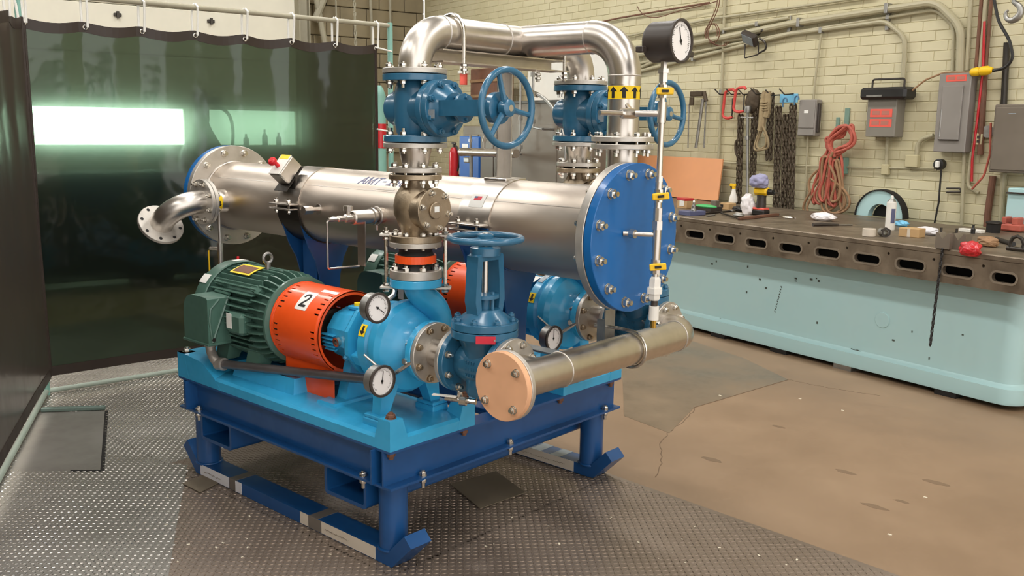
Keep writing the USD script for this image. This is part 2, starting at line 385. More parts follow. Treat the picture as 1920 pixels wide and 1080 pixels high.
t.p('crack', strip([fl(1302, 764), fl(1390, 738), fl(1478, 712)], .006, -.0045, .0022), 'crack')
t.p('crack', strip(wander([fl(*q) for q in ((1478, 712), (1560, 728), (1650, 742))], .004), .004, -.0045), 'crack')
for q in ((1335, 862, .05), (1460, 800, .035), (1585, 885, .045), (1640, 950, .05), (1690, 940, .03), (1755, 905, .05), (1300, 700, .03)):
    c = fl(q[0], q[1]); t.p('stain', prism(Polygon([(c[0]+q[2]*.9*math.cos(a)*(1+.5*rng.random()), c[1]+q[2]*.35*math.sin(a)*(1+.5*rng.random())) for a in np.linspace(0, 2*PI, 13)[:-1]]).buffer(0), FR([0, 0, -.0045], X, Y), .001), 'stain')

t = T('floor_plate', 'worn steel tread plate flooring under the blue skid', kind='structure')
pe = [EDGE0+EDGEV*k for k in (-5.2, 4.5)]
t.p('steel_sheet', prism([(-5.06, -5), (4.6, -5), tuple(pe[1]), tuple(pe[0])], FR([0, 0, -.010], X, Y), .0085), 'plate_steel')
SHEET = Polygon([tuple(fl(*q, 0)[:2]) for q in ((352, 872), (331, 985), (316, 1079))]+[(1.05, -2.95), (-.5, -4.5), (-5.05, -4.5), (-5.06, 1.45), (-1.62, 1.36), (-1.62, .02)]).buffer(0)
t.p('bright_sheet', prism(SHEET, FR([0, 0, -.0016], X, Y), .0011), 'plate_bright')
hatch = [fl(*q) for q in ((70, 774), (200, 771), (192, 884), (20, 884))]
t.p('joint', strip([hatch[1], hatch[2], hatch[2]*.65+hatch[3]*.35], .018, -.0025, .003), 'bench_dark')
HP = Polygon([q[:2] for q in hatch])
c = .0205; ii, jj = np.meshgrid(np.arange(-3.6/c, 2.2/c), np.arange(-2.6/c, 1.5/c), indexing='ij'); ii, jj = ii.ravel().astype(int), jj.ravel().astype(int)
px = np.stack([ii*c, jj*c, np.zeros(len(ii))], 1); d = px-EYE; dz = d@FW
u, v = 960+FPX*(d@RT)/dz, 540-FPX*(d@UP)/dz
far = ((px[:, :2]-EDGE0)@A([EDGEV[1], -EDGEV[0]])) > .02
keep = (dz > .5) & (u > -250) & (u < 2150) & (v < 1350) & far
x0, y0, x1, y1 = HP.bounds; inh = (px[:, 0] > x0-.05) & (px[:, 0] < x1) & (px[:, 1] > y0) & (px[:, 1] < y1)
from shapely import contains_xy
inh &= contains_xy(HP, px[:, 0], px[:, 1]); keep &= ~inh
LUG_POS, LUG_ODD = px[keep], ((ii+jj) % 2)[keep]; LUG_BRIGHT = contains_xy(SHEET, LUG_POS[:, 0], LUG_POS[:, 1])
LUG = trimesh.convex.convex_hull(1.22*A([(-.0095, 0, -.001), (.0095, 0, -.001), (0, .0034, -.001), (0, -.0034, -.001), (-.006, 0, .0016), (.006, 0, .0016), (0, .0016, .0018), (0, -.0016, .0018)]))
PLATE = t
fk = []
for k in range(46):
    uu, vv = rng.uniform(230, 1500), rng.uniform(890, 1070)
    if 330 < uu < 830 and vv < 900+.36*(uu-330): continue
    q = fl(uu, vv, 0.); s = rng.uniform(.002, .007)
    if (q[:2]-EDGE0)@A([EDGEV[1], -EDGEV[0]]) < 0: continue
    fk.append(xf(box(-s, s, -s*.5, s*.5, 0, .0022), FR(q-Z*.0002, A([math.cos(uu), math.sin(uu), 0]), A([-math.sin(uu), math.cos(uu), 0]))))
for uu, vv in ((1500, 748), (1735, 933), (1668, 1003), (1580, 770), (1350, 742)):
    q = fl(uu, vv); fk.append(box(q[0]-.008, q[0]+.008, q[1]-.004, q[1]+.004, -.0042, -.001))
one('litter', cat(fk), 'fleck', 'pale scraps and paint flecks scattered on the floor', 'litter', kind='stuff')

W0, W1 = -9.5, 7.0
t = T('wall_right', 'cream painted brick wall behind the long bench', kind='structure')
t.p('wall_core', slab(W0, W1, WALL_N+.0022, WALL_N+.3, -.1, CEIL), 'mortar_paint')
bs, bh = .222, .0765; br = []
for row in range(12, 46):
    for k in range(-44, 2):
        s = k*bs+(row % 2)*bs/2
        if s < W0+.12: continue
        j = rng.normal(0, .0012); w = bs-.006
        br.append((s, row*bh, slab(s-w/2, s+w/2, WALL_N-abs(j)-.001, WALL_N+.02, row*bh+.0026, row*bh+bh-.0026, .002)))
order = sorted(range(len(br)), key=lambda i: -br[i][0]+3*(br[i][1] < .85)+3*max(0, br[i][1]-2.6)+(3 if br[i][0] > -.55 else 0))
for i in order[:300]: t.p('brick', br[i][2], 'brick_paint', smooth=False)
t.p('brick', cat([br[i][2] for i in order[300:]]), 'brick_paint', smooth=False, kind='stuff')

def bslab(n0, n1, z0, z1, d0, d1, bev=0.): return slab(BACK_S+d0, BACK_S+d1, n0, n1, z0, z1, bev)
t = T('wall_back', 'far block wall beyond the welding curtain', kind='structure')
t.p('wall_core', bslab(-7, 5.42, -.1, CEIL, -.4, -.06), 'block_brown')
for r in range(0, 28):
    for k in range(6):
        n0 = 3.5+k*.4-(r % 2)*.2; n1 = min(n0+.39, 5.41); n0 = max(n0, 3.5)
        if n1-n0 > .05 and 1.0 < r*.2 < 4.4: t.p('block', bslab(n0, n1, r*.2+.006, r*.2+.194, -.07, rng.uniform(-.012, 0), .006), 'block_brown', smooth=False)
t = T('door_1', 'cream sectional roller door beyond the dark curtain', kind='structure')
for k in range(8):
    z0 = k*.58+.1
    if z0 < 1.5 < z0+.58:
        t.p('door_panel', cat(bslab(-3, .1, z0, z0+.57, -.06, 0, .008), bslab(1.94, 2.06, z0, z0+.57, -.06, 0), bslab(3.43, 3.46, z0, z0+.57, -.06, 0), bslab(.1, 3.43, z0, 1.295, -.06, 0), bslab(.1, 3.43, 1.785, z0+.57, -.06, 0)), 'door_cream', smooth=False)
    else: t.p('door_panel', bslab(-3, 3.46, z0, z0+.572, -.06, 0, .008), 'door_cream', smooth=False)
for q in ((220, 28), (395, 40)): p = at(*q, D, BACK_S); t.p('door_bracket', cat(obox(p, (.09, .04, .05), Nn, Z, .005), obox(p+D*.03, (.03, .08, .03), Nn, Z)), 'dark_steel')
for i, (n0, n1, e) in enumerate(((.1, 1.94, 'daylight'), (2.06, 3.43, 'daylight_dim'))):
    t = T(f'window_{i+1}', ('bright daylit door window seen through the green curtain', 'dimmer daylit door window right of the bright one')[i], kind='structure')
    t.p('pane', bslab(n0, n1, 1.295, 1.785, -.05, -.045), e, smooth=False)
    t.p('window_frame', cat(bslab(n0, n1, 1.295, 1.315, -.05, .012), bslab(n0, n1, 1.765, 1.785, -.05, .012), bslab(n0, n0+.02, 1.295, 1.785, -.05, .012), bslab(n1-.02, n1, 1.295, 1.785, -.05, .012)), 'door_cream', smooth=False)
for q, h, lab in (((462, 262), .16, 'dark bottle on the far window ledge, left'), ((497, 266), .22, 'dark bottle on the far window ledge, middle'), ((523, 266), .18, 'dark bottle on the far window ledge, right')):
    p = at(q[0], 274, D, BACK_S+.10); p[2] = 1.30
    one('bottle', lathe([(.035, 0), (.037, .01), (.037, h*.6), (.014, h*.78), (.014, h)], p, Z, 16), 'motor_green', lab, 'bottle', 'bottles on the far window ledge')
one('window_ledge', bslab(2.0, 3.46, 1.27, 1.30, 0, .2), 'beam_grey', 'narrow ledge under the far window', 'ledge')
t = T('ceiling', 'grey workshop roof deck', kind='structure'); t.p('roof_deck', slab(-9.9, 7, -7, 5.8, CEIL, CEIL+.1), 'ceiling_grey')
t = T('wall_left', 'grey workshop wall on the curtain side', kind='structure'); t.p('wall_core', slab(-9.9, 7, -7.2, -7, -.1, CEIL), 'block_brown')
for i, (s, n) in enumerate(LAMPS):
    t = T('ceiling_lamp', 'long white ceiling lamp fitting under the roof', 'ceiling lamp', 'ceiling lamps over the workshop')
    t.p('housing', cat(slab(s-1.2, s+1.2, n-.28, n+.28, 5.14, 5.2, .01), slab(s-1.2, s+1.2, n-.3, n-.27, 5.08, 5.16), slab(s-1.2, s+1.2, n+.27, n+.3, 5.08, 5.16)), 'lamp_housing', smooth=False)
    for k in (-.8, .8): t.p('hanger', cyl(L(s+k, n, 5.2), L(s+k, n, CEIL), .008, n=8), 'galvanised')

# steelwork at the far end above the curtain
t = T('roof_column', 'grey steel column beside the far cream door', 'column')
for k in (3.44, 3.58): t.p('flange', slab(BACK_S+.0, BACK_S+.16, k-.008, k+.008, 0, CEIL), 'beam_grey', smooth=False)
t.p('web', slab(BACK_S+.07, BACK_S+.09, 3.44, 3.58, 0, CEIL), 'beam_grey', smooth=False)
for (a, b, r, nm, lab) in (((590, -20), (612, 95), .04, 'brace', 'pale diagonal brace crossing the far block wall'), ((629, -20), (632, 70), .012, 'rod', 'thin hanging rod left of the far chain'), ((618, -30), (590, 40), .05, 'brace', 'short sloping brace above the far block wall'), ((694, -20), (698, 85), .022, 'pipe', 'pale vertical pipe right of the far chain'), ((731, -20), (733, 120), .02, 'pipe', 'pale vertical pipe behind the right curtain pole')):
    one(nm, cyl(at(*a, D, BACK_S+.2), at(*b, D, BACK_S+.2), r, n=10), 'beam_grey', lab, nm)
def chain(p0, p1, wire=.006, pitch=.034, w=.022, sag=0.):
    p0, p1 = A(p0, float), A(p1, float); n = max(2, int(np.linalg.norm(p1-p0)/pitch)); ms = []; ax = (p1-p0)/np.linalg.norm(p1-p0)
    s1 = np.cross(ax, [.3, .9, .2]); s1 /= np.linalg.norm(s1); s2 = np.cross(ax, s1)
    for k in range(n):
        c_ = p0+(p1-p0)*((k+.5)/n); sd = s1 if k % 2 else s2; h = pitch*.62; ww = w/2-wire
        ms.append(sweep([c_+ax*(h*math.sin(t_))+sd*(ww*math.cos(t_)) for t_ in np.linspace(0, 2*PI, 9)[:-1]], wire, 5, True))
    return cat(ms)
one('chain', chain(at(664, -15, D, BACK_S+.5), at(667, 85, D, BACK_S+.5), .012, .06, .05), 'beam_grey', 'pale hoist chain hanging at the far end above the curtain', 'chain')

# ------------------------------------------------------------------ welding curtains and their stand
CP = A([-3.188, .084, 0]); CE = A([math.cos(math.radians(82)), math.sin(math.radians(82)), 0]); CN = np.cross(CE, Z)
CF = A([.870, -.492, 0]); CG = np.cross(CF, Z)
def sheet(o, e, nrm, length, zb, zt, nt, amp, seed, off=.0, th=.0025):
    nu, nv = 64, 28; P = np.zeros((nu, nv, 3))
    for i, x in enumerate(np.linspace(.02, length, nu)):
        ph = x/length*nt; sg = math.sin(PI*(ph % 1.))
        for j, q in enumerate(np.linspace(0, 1, nv)):
            w = amp*(meshkit.noise(A([x*1.7, q*1.3, seed]))-.5)+amp*.55*sg*q**3*math.sin(3*x)
            P[i, j] = o+e*x+nrm*(w+off)+Z*(zb+(zt-.024*sg-zb)*q)
    v = np.vstack([(P+nrm*th/2).reshape(-1, 3), (P-nrm*th/2).reshape(-1, 3)]); f = []; N_ = nu*nv
    for i in range(nu-1):
        for j in range(nv-1):
            a, b, c_, d_ = i*nv+j, (i+1)*nv+j, (i+1)*nv+j+1, i*nv+j+1
            f += [(a, b, c_), (a, c_, d_), (a+N_, c_+N_, b+N_), (a+N_, d_+N_, c_+N_)]
    return trimesh.Trimesh(v, A(f), process=False), P
def curtain(lab, o, e, nrm, length, nt, film_, seed, rail_z, mirror):
    t = T('welding_curtain', lab, 'curtain')
    me, P = sheet(o, e, nrm, length, .115, 2.165, nt, .05, seed, off=-.012)
    b = t.p('sheet', me, film_, smooth=True)
    for j, h in ((P.shape[1]-1, -.03), (0, .018)):
        line = P[:, j]+Z*h; k = len(line); v = np.vstack([line+Z*.03+nrm*.004, line-Z*.028+nrm*.004, line-Z*.028-nrm*.004, line+Z*.03-nrm*.004]); f = []
        for i in range(k-1):
            for q in range(4):
                q2 = (q+1) % 4; f += [(q*k+i, q*k+i+1, q2*k+i+1), (q*k+i, q2*k+i+1, q2*k+i)]
        t.p('hem', trimesh.Trimesh(v, A(f), process=False), 'curtain_hem', smooth=False)
    for q in (P[-1], P[0]): t.p('side_hem', sweep(q, .012, 6), 'curtain_hem')
    for k in range(nt+1):
        i = min(len(P)-1, round(k/nt*(len(P)-1))); g = P[i, -1]-Z*.03
        t.p('grommet', xf(trimesh.creation.torus(.012, .004, 16, 8), frame(g+nrm*.006, nrm)), 'bolt_zinc')
        top = A([*(o+e*((g-o)@e))[:2], rail_z+.022])
        for s in (-1, 1): t.p('tie', sweep([g+nrm*.01*s+e*.012*s, (g+top)/2+e*(.014*s)+nrm*.012*s, top-Z*.02+nrm*.022*s+e*.010*s, top+nrm*.006*s], .0075, 8), 'label_white')
    return t
curtain('dark green see-through welding curtain hung behind the pump set', CP, CE, CN, 2.30, 7, 'curtain_green', 3.1, 2.30, 1)
curtain('dark brown welding curtain at the left edge of the picture', CP, CF, CG, 2.9, 9, 'curtain_brown', 8.7, 2.30, -1)
t = T('curtain_stand', 'pale aqua tube stand that carries the two welding curtains', 'stand')
t.p('post', cyl(CP, CP+Z*2.34, .019, n=16), 'aqua_pole'); t.p('post', cyl(CP+CE*2.42, CP+CE*2.42+Z*2.32, .019, n=16), 'aqua_pole'); t.p('post', cyl(CP+CF*3., CP+CF*3.+Z*2.32, .019, n=16), 'aqua_pole')
t.p('top_rail', cyl(CP+Z*2.30, CP+CE*2.42+Z*2.30, .016, n=14), 'beam_grey'); t.p('top_rail', cyl(CP+Z*2.30, CP+CF*3.+Z*2.30, .016, n=14), 'beam_grey')
t.p('bottom_rail', cyl(CP+Z*.022, CP+CE*2.42+Z*.022, .015, n=14), 'rail_grey'); t.p('bottom_rail', cyl(CP+Z*.022, CP+CF*3.+Z*.022, .015, n=14), 'rail_grey')
ft = fl(198, 768, 0)-fl(78, 772, 0); f0 = A([*CP[:2], .018])
t.p('foot', obox(fl(138, 770, 0)+Z*.012, (np.linalg.norm(ft), .030, .022), ft/np.linalg.norm(ft), np.cross(Z, ft/np.linalg.norm(ft)), .004), 'rail_dark')
for z in (.5, .95, 1.4, 1.85): t.p('tie', sweep([CP+Z*z+A([.025*math.cos(a), .025*math.sin(a), 0]) for a in np.linspace(0, 2*PI, 13)[:-1]], .004, 6, True), 'label_white')
for z in (1.23, 1.55, 2.12): t.p('tie', cyl(CP+CE*2.29+Z*(z+.02)+CN*.02, CP+CE*2.42+Z*z+CN*.02, .006, n=6), 'label_white')
t = T('machine_bed', 'long dark machine bed behind the green curtain, under the far windows', 'machine')
t.p('bed', slab(-7.2, -6.5, -1.6, 3.2, .12, 1.12, .02), 'dark_bed', smooth=False)
for n in (-1.3, .8, 2.9): t.p('foot', slab(-7.15, -6.55, n-.15, n+.15, -.004, .12), 'dark_bed', smooth=False)
t = T('machine_stand', 'dark cone-based machine silhouetted between the far windows', 'machine')
p = at(380, 275, D, -8.2); p[2] = 0
t.p('cone_base', lathe([(.42, 0), (.40, .5), (.26, 1.25), (.12, 1.5), (.07, 1.62)], p, Z, 24), 'dark_steel'); t.p('head', cat(lathe([(.06, 1.55), (.09, 1.62), (.09, 1.9), (.05, 1.98)], p, Z, 16), obox(p+Z*1.85+Nn*.12, (.22, .08, .10), Nn, Z, .01)), 'dark_steel')
t.p('cable', sweep(smoothpath([p+Z*1.78+Nn*.16, p+Z*1.72+Nn*.3, p+Z*1.5+Nn*.36, p+Z*1.2+Nn*.33], 16), .02, 8), 'black_plastic')
from shapely import affinity
# ------------------------------------------------------------------ skid frame
Lk, Wk, ZF, ZB = 1.46, 1.40, .317, .464
def ibeam(p, ax, length, h=ZB-ZF, w=.085, tf=.009, tw=.008):
    pr = unary_union([rect(-w/2, 0, w/2, tf), rect(-w/2, h-tf, w/2, h), rect(-tw/2, 0, tw/2, h)]).buffer(0)
    ax = A(ax, float); p = A(p, float); u = np.cross(Z, ax)
    return prism(pr, FR(p+ax*length, -u, Z) if np.cross(u, Z)@ax < 0 else FR(p, u, Z), length)
t = SK = T('skid_frame', 'dark blue welded skid frame on two runners under the pump set', 'skid')
for b in (.0425, Wk-.0425): t.p('side_beam', ibeam([-Lk+.0852, b, ZF], X, Lk-.1704), 'skid_blue', smooth=False)
for a in (-.0425, -Lk+.0425): t.p('end_beam', ibeam([a, 0, ZF], Y, Wk), 'skid_blue', smooth=False)
for b in (.46, .92): t.p('inner_beam', ibeam([-Lk+.085, b, ZF], X, Lk-.17), 'skid_blue', smooth=False)
for a in (-.085, -Lk+.085):
    for b in (.012, Wk-.012): t.p('end_plate', box(a-.004, a+.004, b-.03, b+.03, ZF+.009, ZB-.009), 'skid_blue', smooth=False)
for b0, s in ((.04, 1), (Wk-.04, -1)):
    lo, hi = min(b0, b0+s*.1), max(b0, b0+s*.1); hh = .052; k = math.sin(math.radians(45)); q = .15
    prof = [(-.044, 0), (-.044+q*k, q*k), (-.044+q*k-hh*k, q*k+hh*k), (-.044-hh*math.tan(math.radians(22.5)), hh), (-Lk+.044+hh*math.tan(math.radians(22.5)), hh), (-Lk+.044-q*k+hh*k, q*k+hh*k), (-Lk+.044-q*k, q*k), (-Lk+.044, 0)]
    r = t.p('runner', prism(prof, FR([0, hi, .001], X, Z), hi-lo), 'skid_blue', smooth=False)
    for a in (-.092, -Lk+.075):
        t.p('leg', cyl([a, b0+s*.052, .05], [a, b0+s*.052, ZF+.002], .054, n=32), 'skid_blue')
        t.p('weld', xf(trimesh.creation.torus(.056, .006, 28, 8), frame([a, b0+s*.052, .055], Z)), 'skid_blue')
for a0, a1 in ((-.41, -.16), (-1.32, -1.07)):
    o_, i_ = rrect(a1-a0, .122, .018), rrect(a1-a0-.03, .092, .008)
    t.p('fork_pocket', prism(o_.difference(i_), FR([(a0+a1)/2, Wk-.02, .256], X, Z), Wk-.04), 'skid_blue', smooth=20)
for a, b in ((-.175, .02), (-.02, .175), (-1.33, .02), (-.02, Wk-.09), (-.022, .66)):
    t.p('bolt', cat(bolt([a, b, ZF+.009], Z, .015, .012), bolt([a, b, ZF], -Z, .015, .016, stud=.02), cyl([a, b, ZF-.002], [a, b, ZF+.011], .007, n=8)), 'bolt_zinc')
for a, b in ((-.03, .03), (-.03, .40), (-.03, .99), (-.03, 1.36)):
    t.p('bolt', cat(hexprism([a, b, ZB-.009], -Z, .016, .022), cyl([a, b, ZB-.04], [a, b, ZB-.03], .009, n=10)), 'rust')
def note(lab, a0, a1, b, segs, face=-1, seed=1, words=(.2, .75)):
    t = T('paper_strip', lab, 'paper strip')
    yy = (b-.0012, b) if face < 0 else (b, b+.0012)
    for s0, s1, m_ in segs: t.p('paper' if m_ != 'tape_grey' else 'tape', box(a0+(a1-a0)*s0, a0+(a1-a0)*s1, yy[0]-(.0008 if m_ == 'tape_grey' else 0), yy[1], .004, .0535), m_, smooth=False)
    r2 = np.random.default_rng(seed); n = 26; scr = []
    for k in range(n):
        x = a0+(a1-a0)*(words[0]+(words[1]-words[0])*(k+.5)/n); h = r2.uniform(.004, .011); z = .026+r2.normal(0, .0015)
        scr.append(obox([x, yy[0]-.0006, z], (.0016, h, .0006), A([r2.normal(0, .5), 0, 1.]), A([1., 0, 0]), 0))
    t.p('scribble', cat(scr), 'pencil', smooth=False)
    return t
t = note('white paper strip taped to the rear end of the near runner', -1.375, -1.035, .0398, ((0, .70, 'paper_cool'), (.72, .86, 'tape_grey'), (.86, 1, 'paper_cool')), seed=3, words=(.1, .5))
t.p('tape', box(-1.13, -1.08, .039, .142, .053, .0542), 'tape_grey', smooth=False)
t = note('cream paper strip with pencil scribble taped to the front end of the near runner', -.605, -.135, .0398, ((0, .13, 'paper'), (.12, .30, 'tape_grey'), (.30, 1, 'paper')), seed=5, words=(.34, .66))
t.p('tape', box(-.545, -.49, .039, .142, .053, .0542), 'tape_grey', smooth=False)
t = note('long cream paper strip taped to the front end of the far runner', -.66, -.155, Wk-.1402, ((0, 1, 'paper'),), seed=8, words=(.35, .9))
for a in (-.55, -.42, -.30): t.p('tape', box(a, a+.06, Wk-.141, Wk-.039, .053, .0542), 'label_grey', smooth=False)
t = T('cardboard_strip', 'flat cardboard strip on the tread plate beside the near runner', 'cardboard')
q = [fl(*k, 0) for k in ((342, 908), (375, 925), (413, 905), (385, 890))]
t.p('strip', prism([k[:2] for k in q], FR([0, 0, .002], X, Y), .003), 'dusty_card', smooth=False)
one('cardboard_sheet', prism([fl(*k, 0)[:2] for k in ((845, 910), (930, 885), (985, 925), (900, 955))], FR([0, 0, .002], X, Y), .003), 'dusty_card', 'flat brown cardboard sheet on the floor under the skid front', 'cardboard', smooth=False)

# ------------------------------------------------------------------ pump units
def baseplate(dy, lab):
    t = T('baseplate', lab, 'baseplate', 'light blue cast baseplates on the skid')
    x0, x1, y0, y1 = -Lk, 0., dy, dy+.427; z0 = ZB+.0005
    # skirt, shelving deck and drip rim in one casting
    lv = [(0, z0), (.0, z0+.036), (.012, z0+.046), (.075, z0+.058)]
    v = []; f = []
    for ins, z in lv: v += [(x0+ins, y0+ins, z), (x1-ins, y0+ins, z), (x1-ins, y1-ins, z), (x0+ins, y1-ins, z)]
    for i in range(len(lv)-1):
        for k in range(4): a, b, c_, d_ = i*4+k, i*4+(k+1) % 4, i*4+4+(k+1) % 4, i*4+4+k; f += [(a, b, c_), (a, c_, d_)]
    k = 4*(len(lv)-1); f += [(k, k+1, k+2), (k, k+2, k+3), (0, 2, 1), (0, 3, 2)]
    t.p('bedplate', trimesh.Trimesh(A(v), A(f), process=False), 'pump_blue', smooth=25)
    for a, b in ((0, 0), (0, 1), (1, 0), (1, 1)):
        cx, cy = (x0 if a == 0 else x1), (y0 if b == 0 else y1); sx, sy = (1 if a == 0 else -1), (1 if b == 0 else -1)
        w0, w1 = .095, .06; zt = z0+.112
        pts = [(cx, cy, z0), (cx+sx*w0, cy, z0), (cx+sx*w0, cy+sy*w0, z0), (cx, cy+sy*w0, z0), (cx, cy, zt), (cx+sx*w1, cy, zt), (cx+sx*w1, cy+sy*w1, zt), (cx, cy+sy*w1, zt)]
        r = t.p('corner_pad', trimesh.convex.convex_hull(A(pts)-A([sx, sy, 0])*.0006), 'pump_blue', smooth=False)
        t.p('bolt', bolt([cx+sx*.03, cy+sy*.03, zt], Z, .019, .013), 'bolt_zinc' if a == 0 else 'rust', r)
    t.p('motor_end', xf(prism([(x0, z0), (x0+.36, z0), (x0+.30, z0+.05), (x0+.20, z0+.10), (x0+.06, z0+.112), (x0, z0+.112)], FR([-.0005, y1+.0004, 0], X, Z), .4278), np.eye(4)), 'pump_blue', smooth=30)
    for a0, a1, h in ((-1.12, -.66, .1185), (-.54, -.40, .0685)):
        t.p('machine_pad', trimesh.convex.convex_hull(A([(a0+sx*.02*q+(a1-a0)*(sx < 0), dy+(.06 if sy > 0 else .367)-sy*.0+sy*.02*q, z0+.03+(h-.03)*q) for sx in (1, -1) for sy in (1, -1) for q in (0, 1)])), 'pump_blue', smooth=False)
    for sy in (-1, 1): t.p('foot_pad', box(-.205, -.10, dy+.2135+sy*.13-.04, dy+.2135+sy*.13+.04, z0+.03, z0+.078, .004), 'pump_blue', smooth=False)
    return t
baseplate(0., 'light blue baseplate of the near pump, at the left front of the skid')
baseplate(.973, 'light blue baseplate of the far pump, mostly behind the suction pipe')

def motor(b, lab, near=True):
    t = T('electric_motor', lab, 'motor', 'green electric motors'); g = 'motor_green'
    def P(a, r=0, th=0): return A([a, b-r*math.sin(th), AZ+r*math.cos(th)])
    t.p('frame', lathe([(.155, 0), (.158, .01), (.158, .37), (.15, .38)], P(-1.28), X, 40), g)
    for qd in range(4):
        n_ = [Z, -Y, -Z, Y][qd]; s_ = [Y, Z, Y, Z][qd]
        for k in range(-5, 6):
            if qd == 2 and abs(k) < 3: continue
            o = k*.0265; h1 = math.sqrt(max(0, .196**2-o*o)); h0 = max(math.sqrt(max(0, .152**2-o*o)), abs(o)*.98)
            if h1-h0 < .008: continue
            top = h1 if abs(k) < 5 else h1+.004
            t.p('fin', obox(P(-1.10)+s_*o+n_*((h0+top)/2), (.325 if abs(k) > 3 else .315, top-h0, .007), X, n_, .0025), g, smooth=False)
    bell = t.p('end_bell', lathe([(.150, 0), (.166, .008), (.168, .05), (.172, .078), (.184, .084), (.184, .096), (.15, .108), (.06, .112)], P(-.915), X, 40), g)
    for k in range(36):
        th = 2*PI*k/36
        n_, s_ = A([0, -math.sin(th), math.cos(th)]), A([0, math.cos(th), math.sin(th)])
        t.p('bell_rib', prism([(-.03, .155), (.082, .16), (.080, .176), (.055, .190), (.02, .199), (-.015, .199), (-.03, .185)], FR(P(-.915)-s_*.003, X, n_), .006), g, bell, smooth=False)
    fc = t.p('fan_cover', lathe([(.08, 0), (.16, .006), (.192, .022), (.203, .045), (.205, .118), (.200, .121), (.19, .11)], P(-1.385), X, 48), g)
    t.p('fan_hub', lathe([(.03, 0), (.034, .01), (.034, .03)], P(-1.405), X, 20), g, fc)
    t.p('cover_lug', cyl(P(-1.40, .16, .55), P(-1.35, .16, .55), .014, n=12), g, fc)
    for sy in (-1, 1):
        for a in (-1.20, -.965): t.p('foot', trimesh.convex.convex_hull(A([(a+x, b+sy*y, z) for x, y, z in ((-.045, .06, AZ-.13), (.045, .06, AZ-.13), (-.045, .135, AZ-.10), (.045, .135, AZ-.10), (-.045, .10, ZB+.119), (.045, .10, ZB+.119), (-.045, .16, ZB+.119), (.045, .16, ZB+.119))])), g, smooth=False)
    # terminal box: round-shouldered, with a slanting lid joint on its front end
    b0, b1, x0, x1, z0, z1 = b-.27, b-.165, -1.305, -1.108, AZ-.114, AZ+.09
    pr = Polygon([(x0, z0), (x1, z0), (x1, z1-.004), (x1-.03, z1)]+[(x0+.075-.075*math.sin(q), z1-.075+.075*math.cos(q)) for q in np.linspace(0, PI/2, 9)])
    tb = t.p('terminal_box', prism(pr.buffer(-.008).buffer(.008, 4), FR([0, b1, 0], X, Z), b1-b0), g, smooth=40)
    t.p('lid_rim', cat(sweep([[x1+.001, b0+.055, z1-.012], [x1+.001, b0+.014, z1-.05], [x1+.001, b0+.008, z1-.10], [x1+.001, b0+.018, z0+.01]], .005, 6), sweep([[x1+.001, b1-.005, z1-.004], [x1+.001, b0+.018, z0+.01]], .006, 6), sweep([[x0+.09, b1+.001, z1+.006], [x1, b1+.001, z1+.004]], .008, 6)), g, tb)
    t.p('base_rim', box(x0-.006, x1+.006, b0-.006, b1, z0-.004, z0+.006, .002), g, tb)
    t.p('screw', cyl([x1-.002, b0+.022, z0+.022], [x1+.008, b0+.022, z0+.022], .008, n=10), 'dark_steel', tb)
    t.p('junction_block', box(-1.06, -.945, b-.215, b-.15, AZ-.06, AZ+.032, .014), g)
    t.p('label', box(-1.052, -1.014, b-.2165, b-.2145, AZ-.035, AZ+.028), 'label_white', label='small white printed label', smooth=False)
    np_ = t.p('nameplate', wrap(rect(0, 0, .15, .085), P(-1.205), X, Z, .198, .002, .52), 'label_yellow', label='yellow and brown rating plate', smooth=False)
    t.p('print', wrap(rect(.012, .010, .138, .068), P(-1.205), X, Z, .2005, .0008, .52), 'rust', np_, smooth=False)
    t.p('label', wrap(rect(0, 0, .055, .045), P(-1.345), X, Z, .2055, .0012, .95), 'label_white', label='white paper label on the fan cover', smooth=False)
    t.p('label', wrap(rect(0, 0, .035, .07), P(-1.31), X, Z, .2055, .0012, .12), 'label_white', smooth=False)
    for q in ((-1.225, .80), (-.945, .80), (-.945, -.80)): t.p('lug', trimesh.convex.convex_hull(np.vstack([cyl(P(q[0]-.02, .15, q[1]), P(q[0]-.02, .196, q[1]), .014, n=10).vertices, cyl(P(q[0]+.02, .15, q[1]), P(q[0]+.02, .190, q[1]), .016, n=10).vertices])), g)
    e = P(-1.06, .188)
    t.p('eyebolt', cat(cyl(e, e+Z*.03, .012, n=12), xf(trimesh.creation.torus(.021, .007, 20, 8), frame(e+Z*.05, X))), 'galvanised')
    if near: t.p('plug', cyl(P(-1.33, .200, -.1), P(-1.33, .218, -.1), .006, n=8), 'button_red')
    return t
motor(B1, 'green ribbed electric motor of the near pump, in front at left')
motor(B1+DB, 'green electric motor of the far pump, half hidden behind the discharge stack')

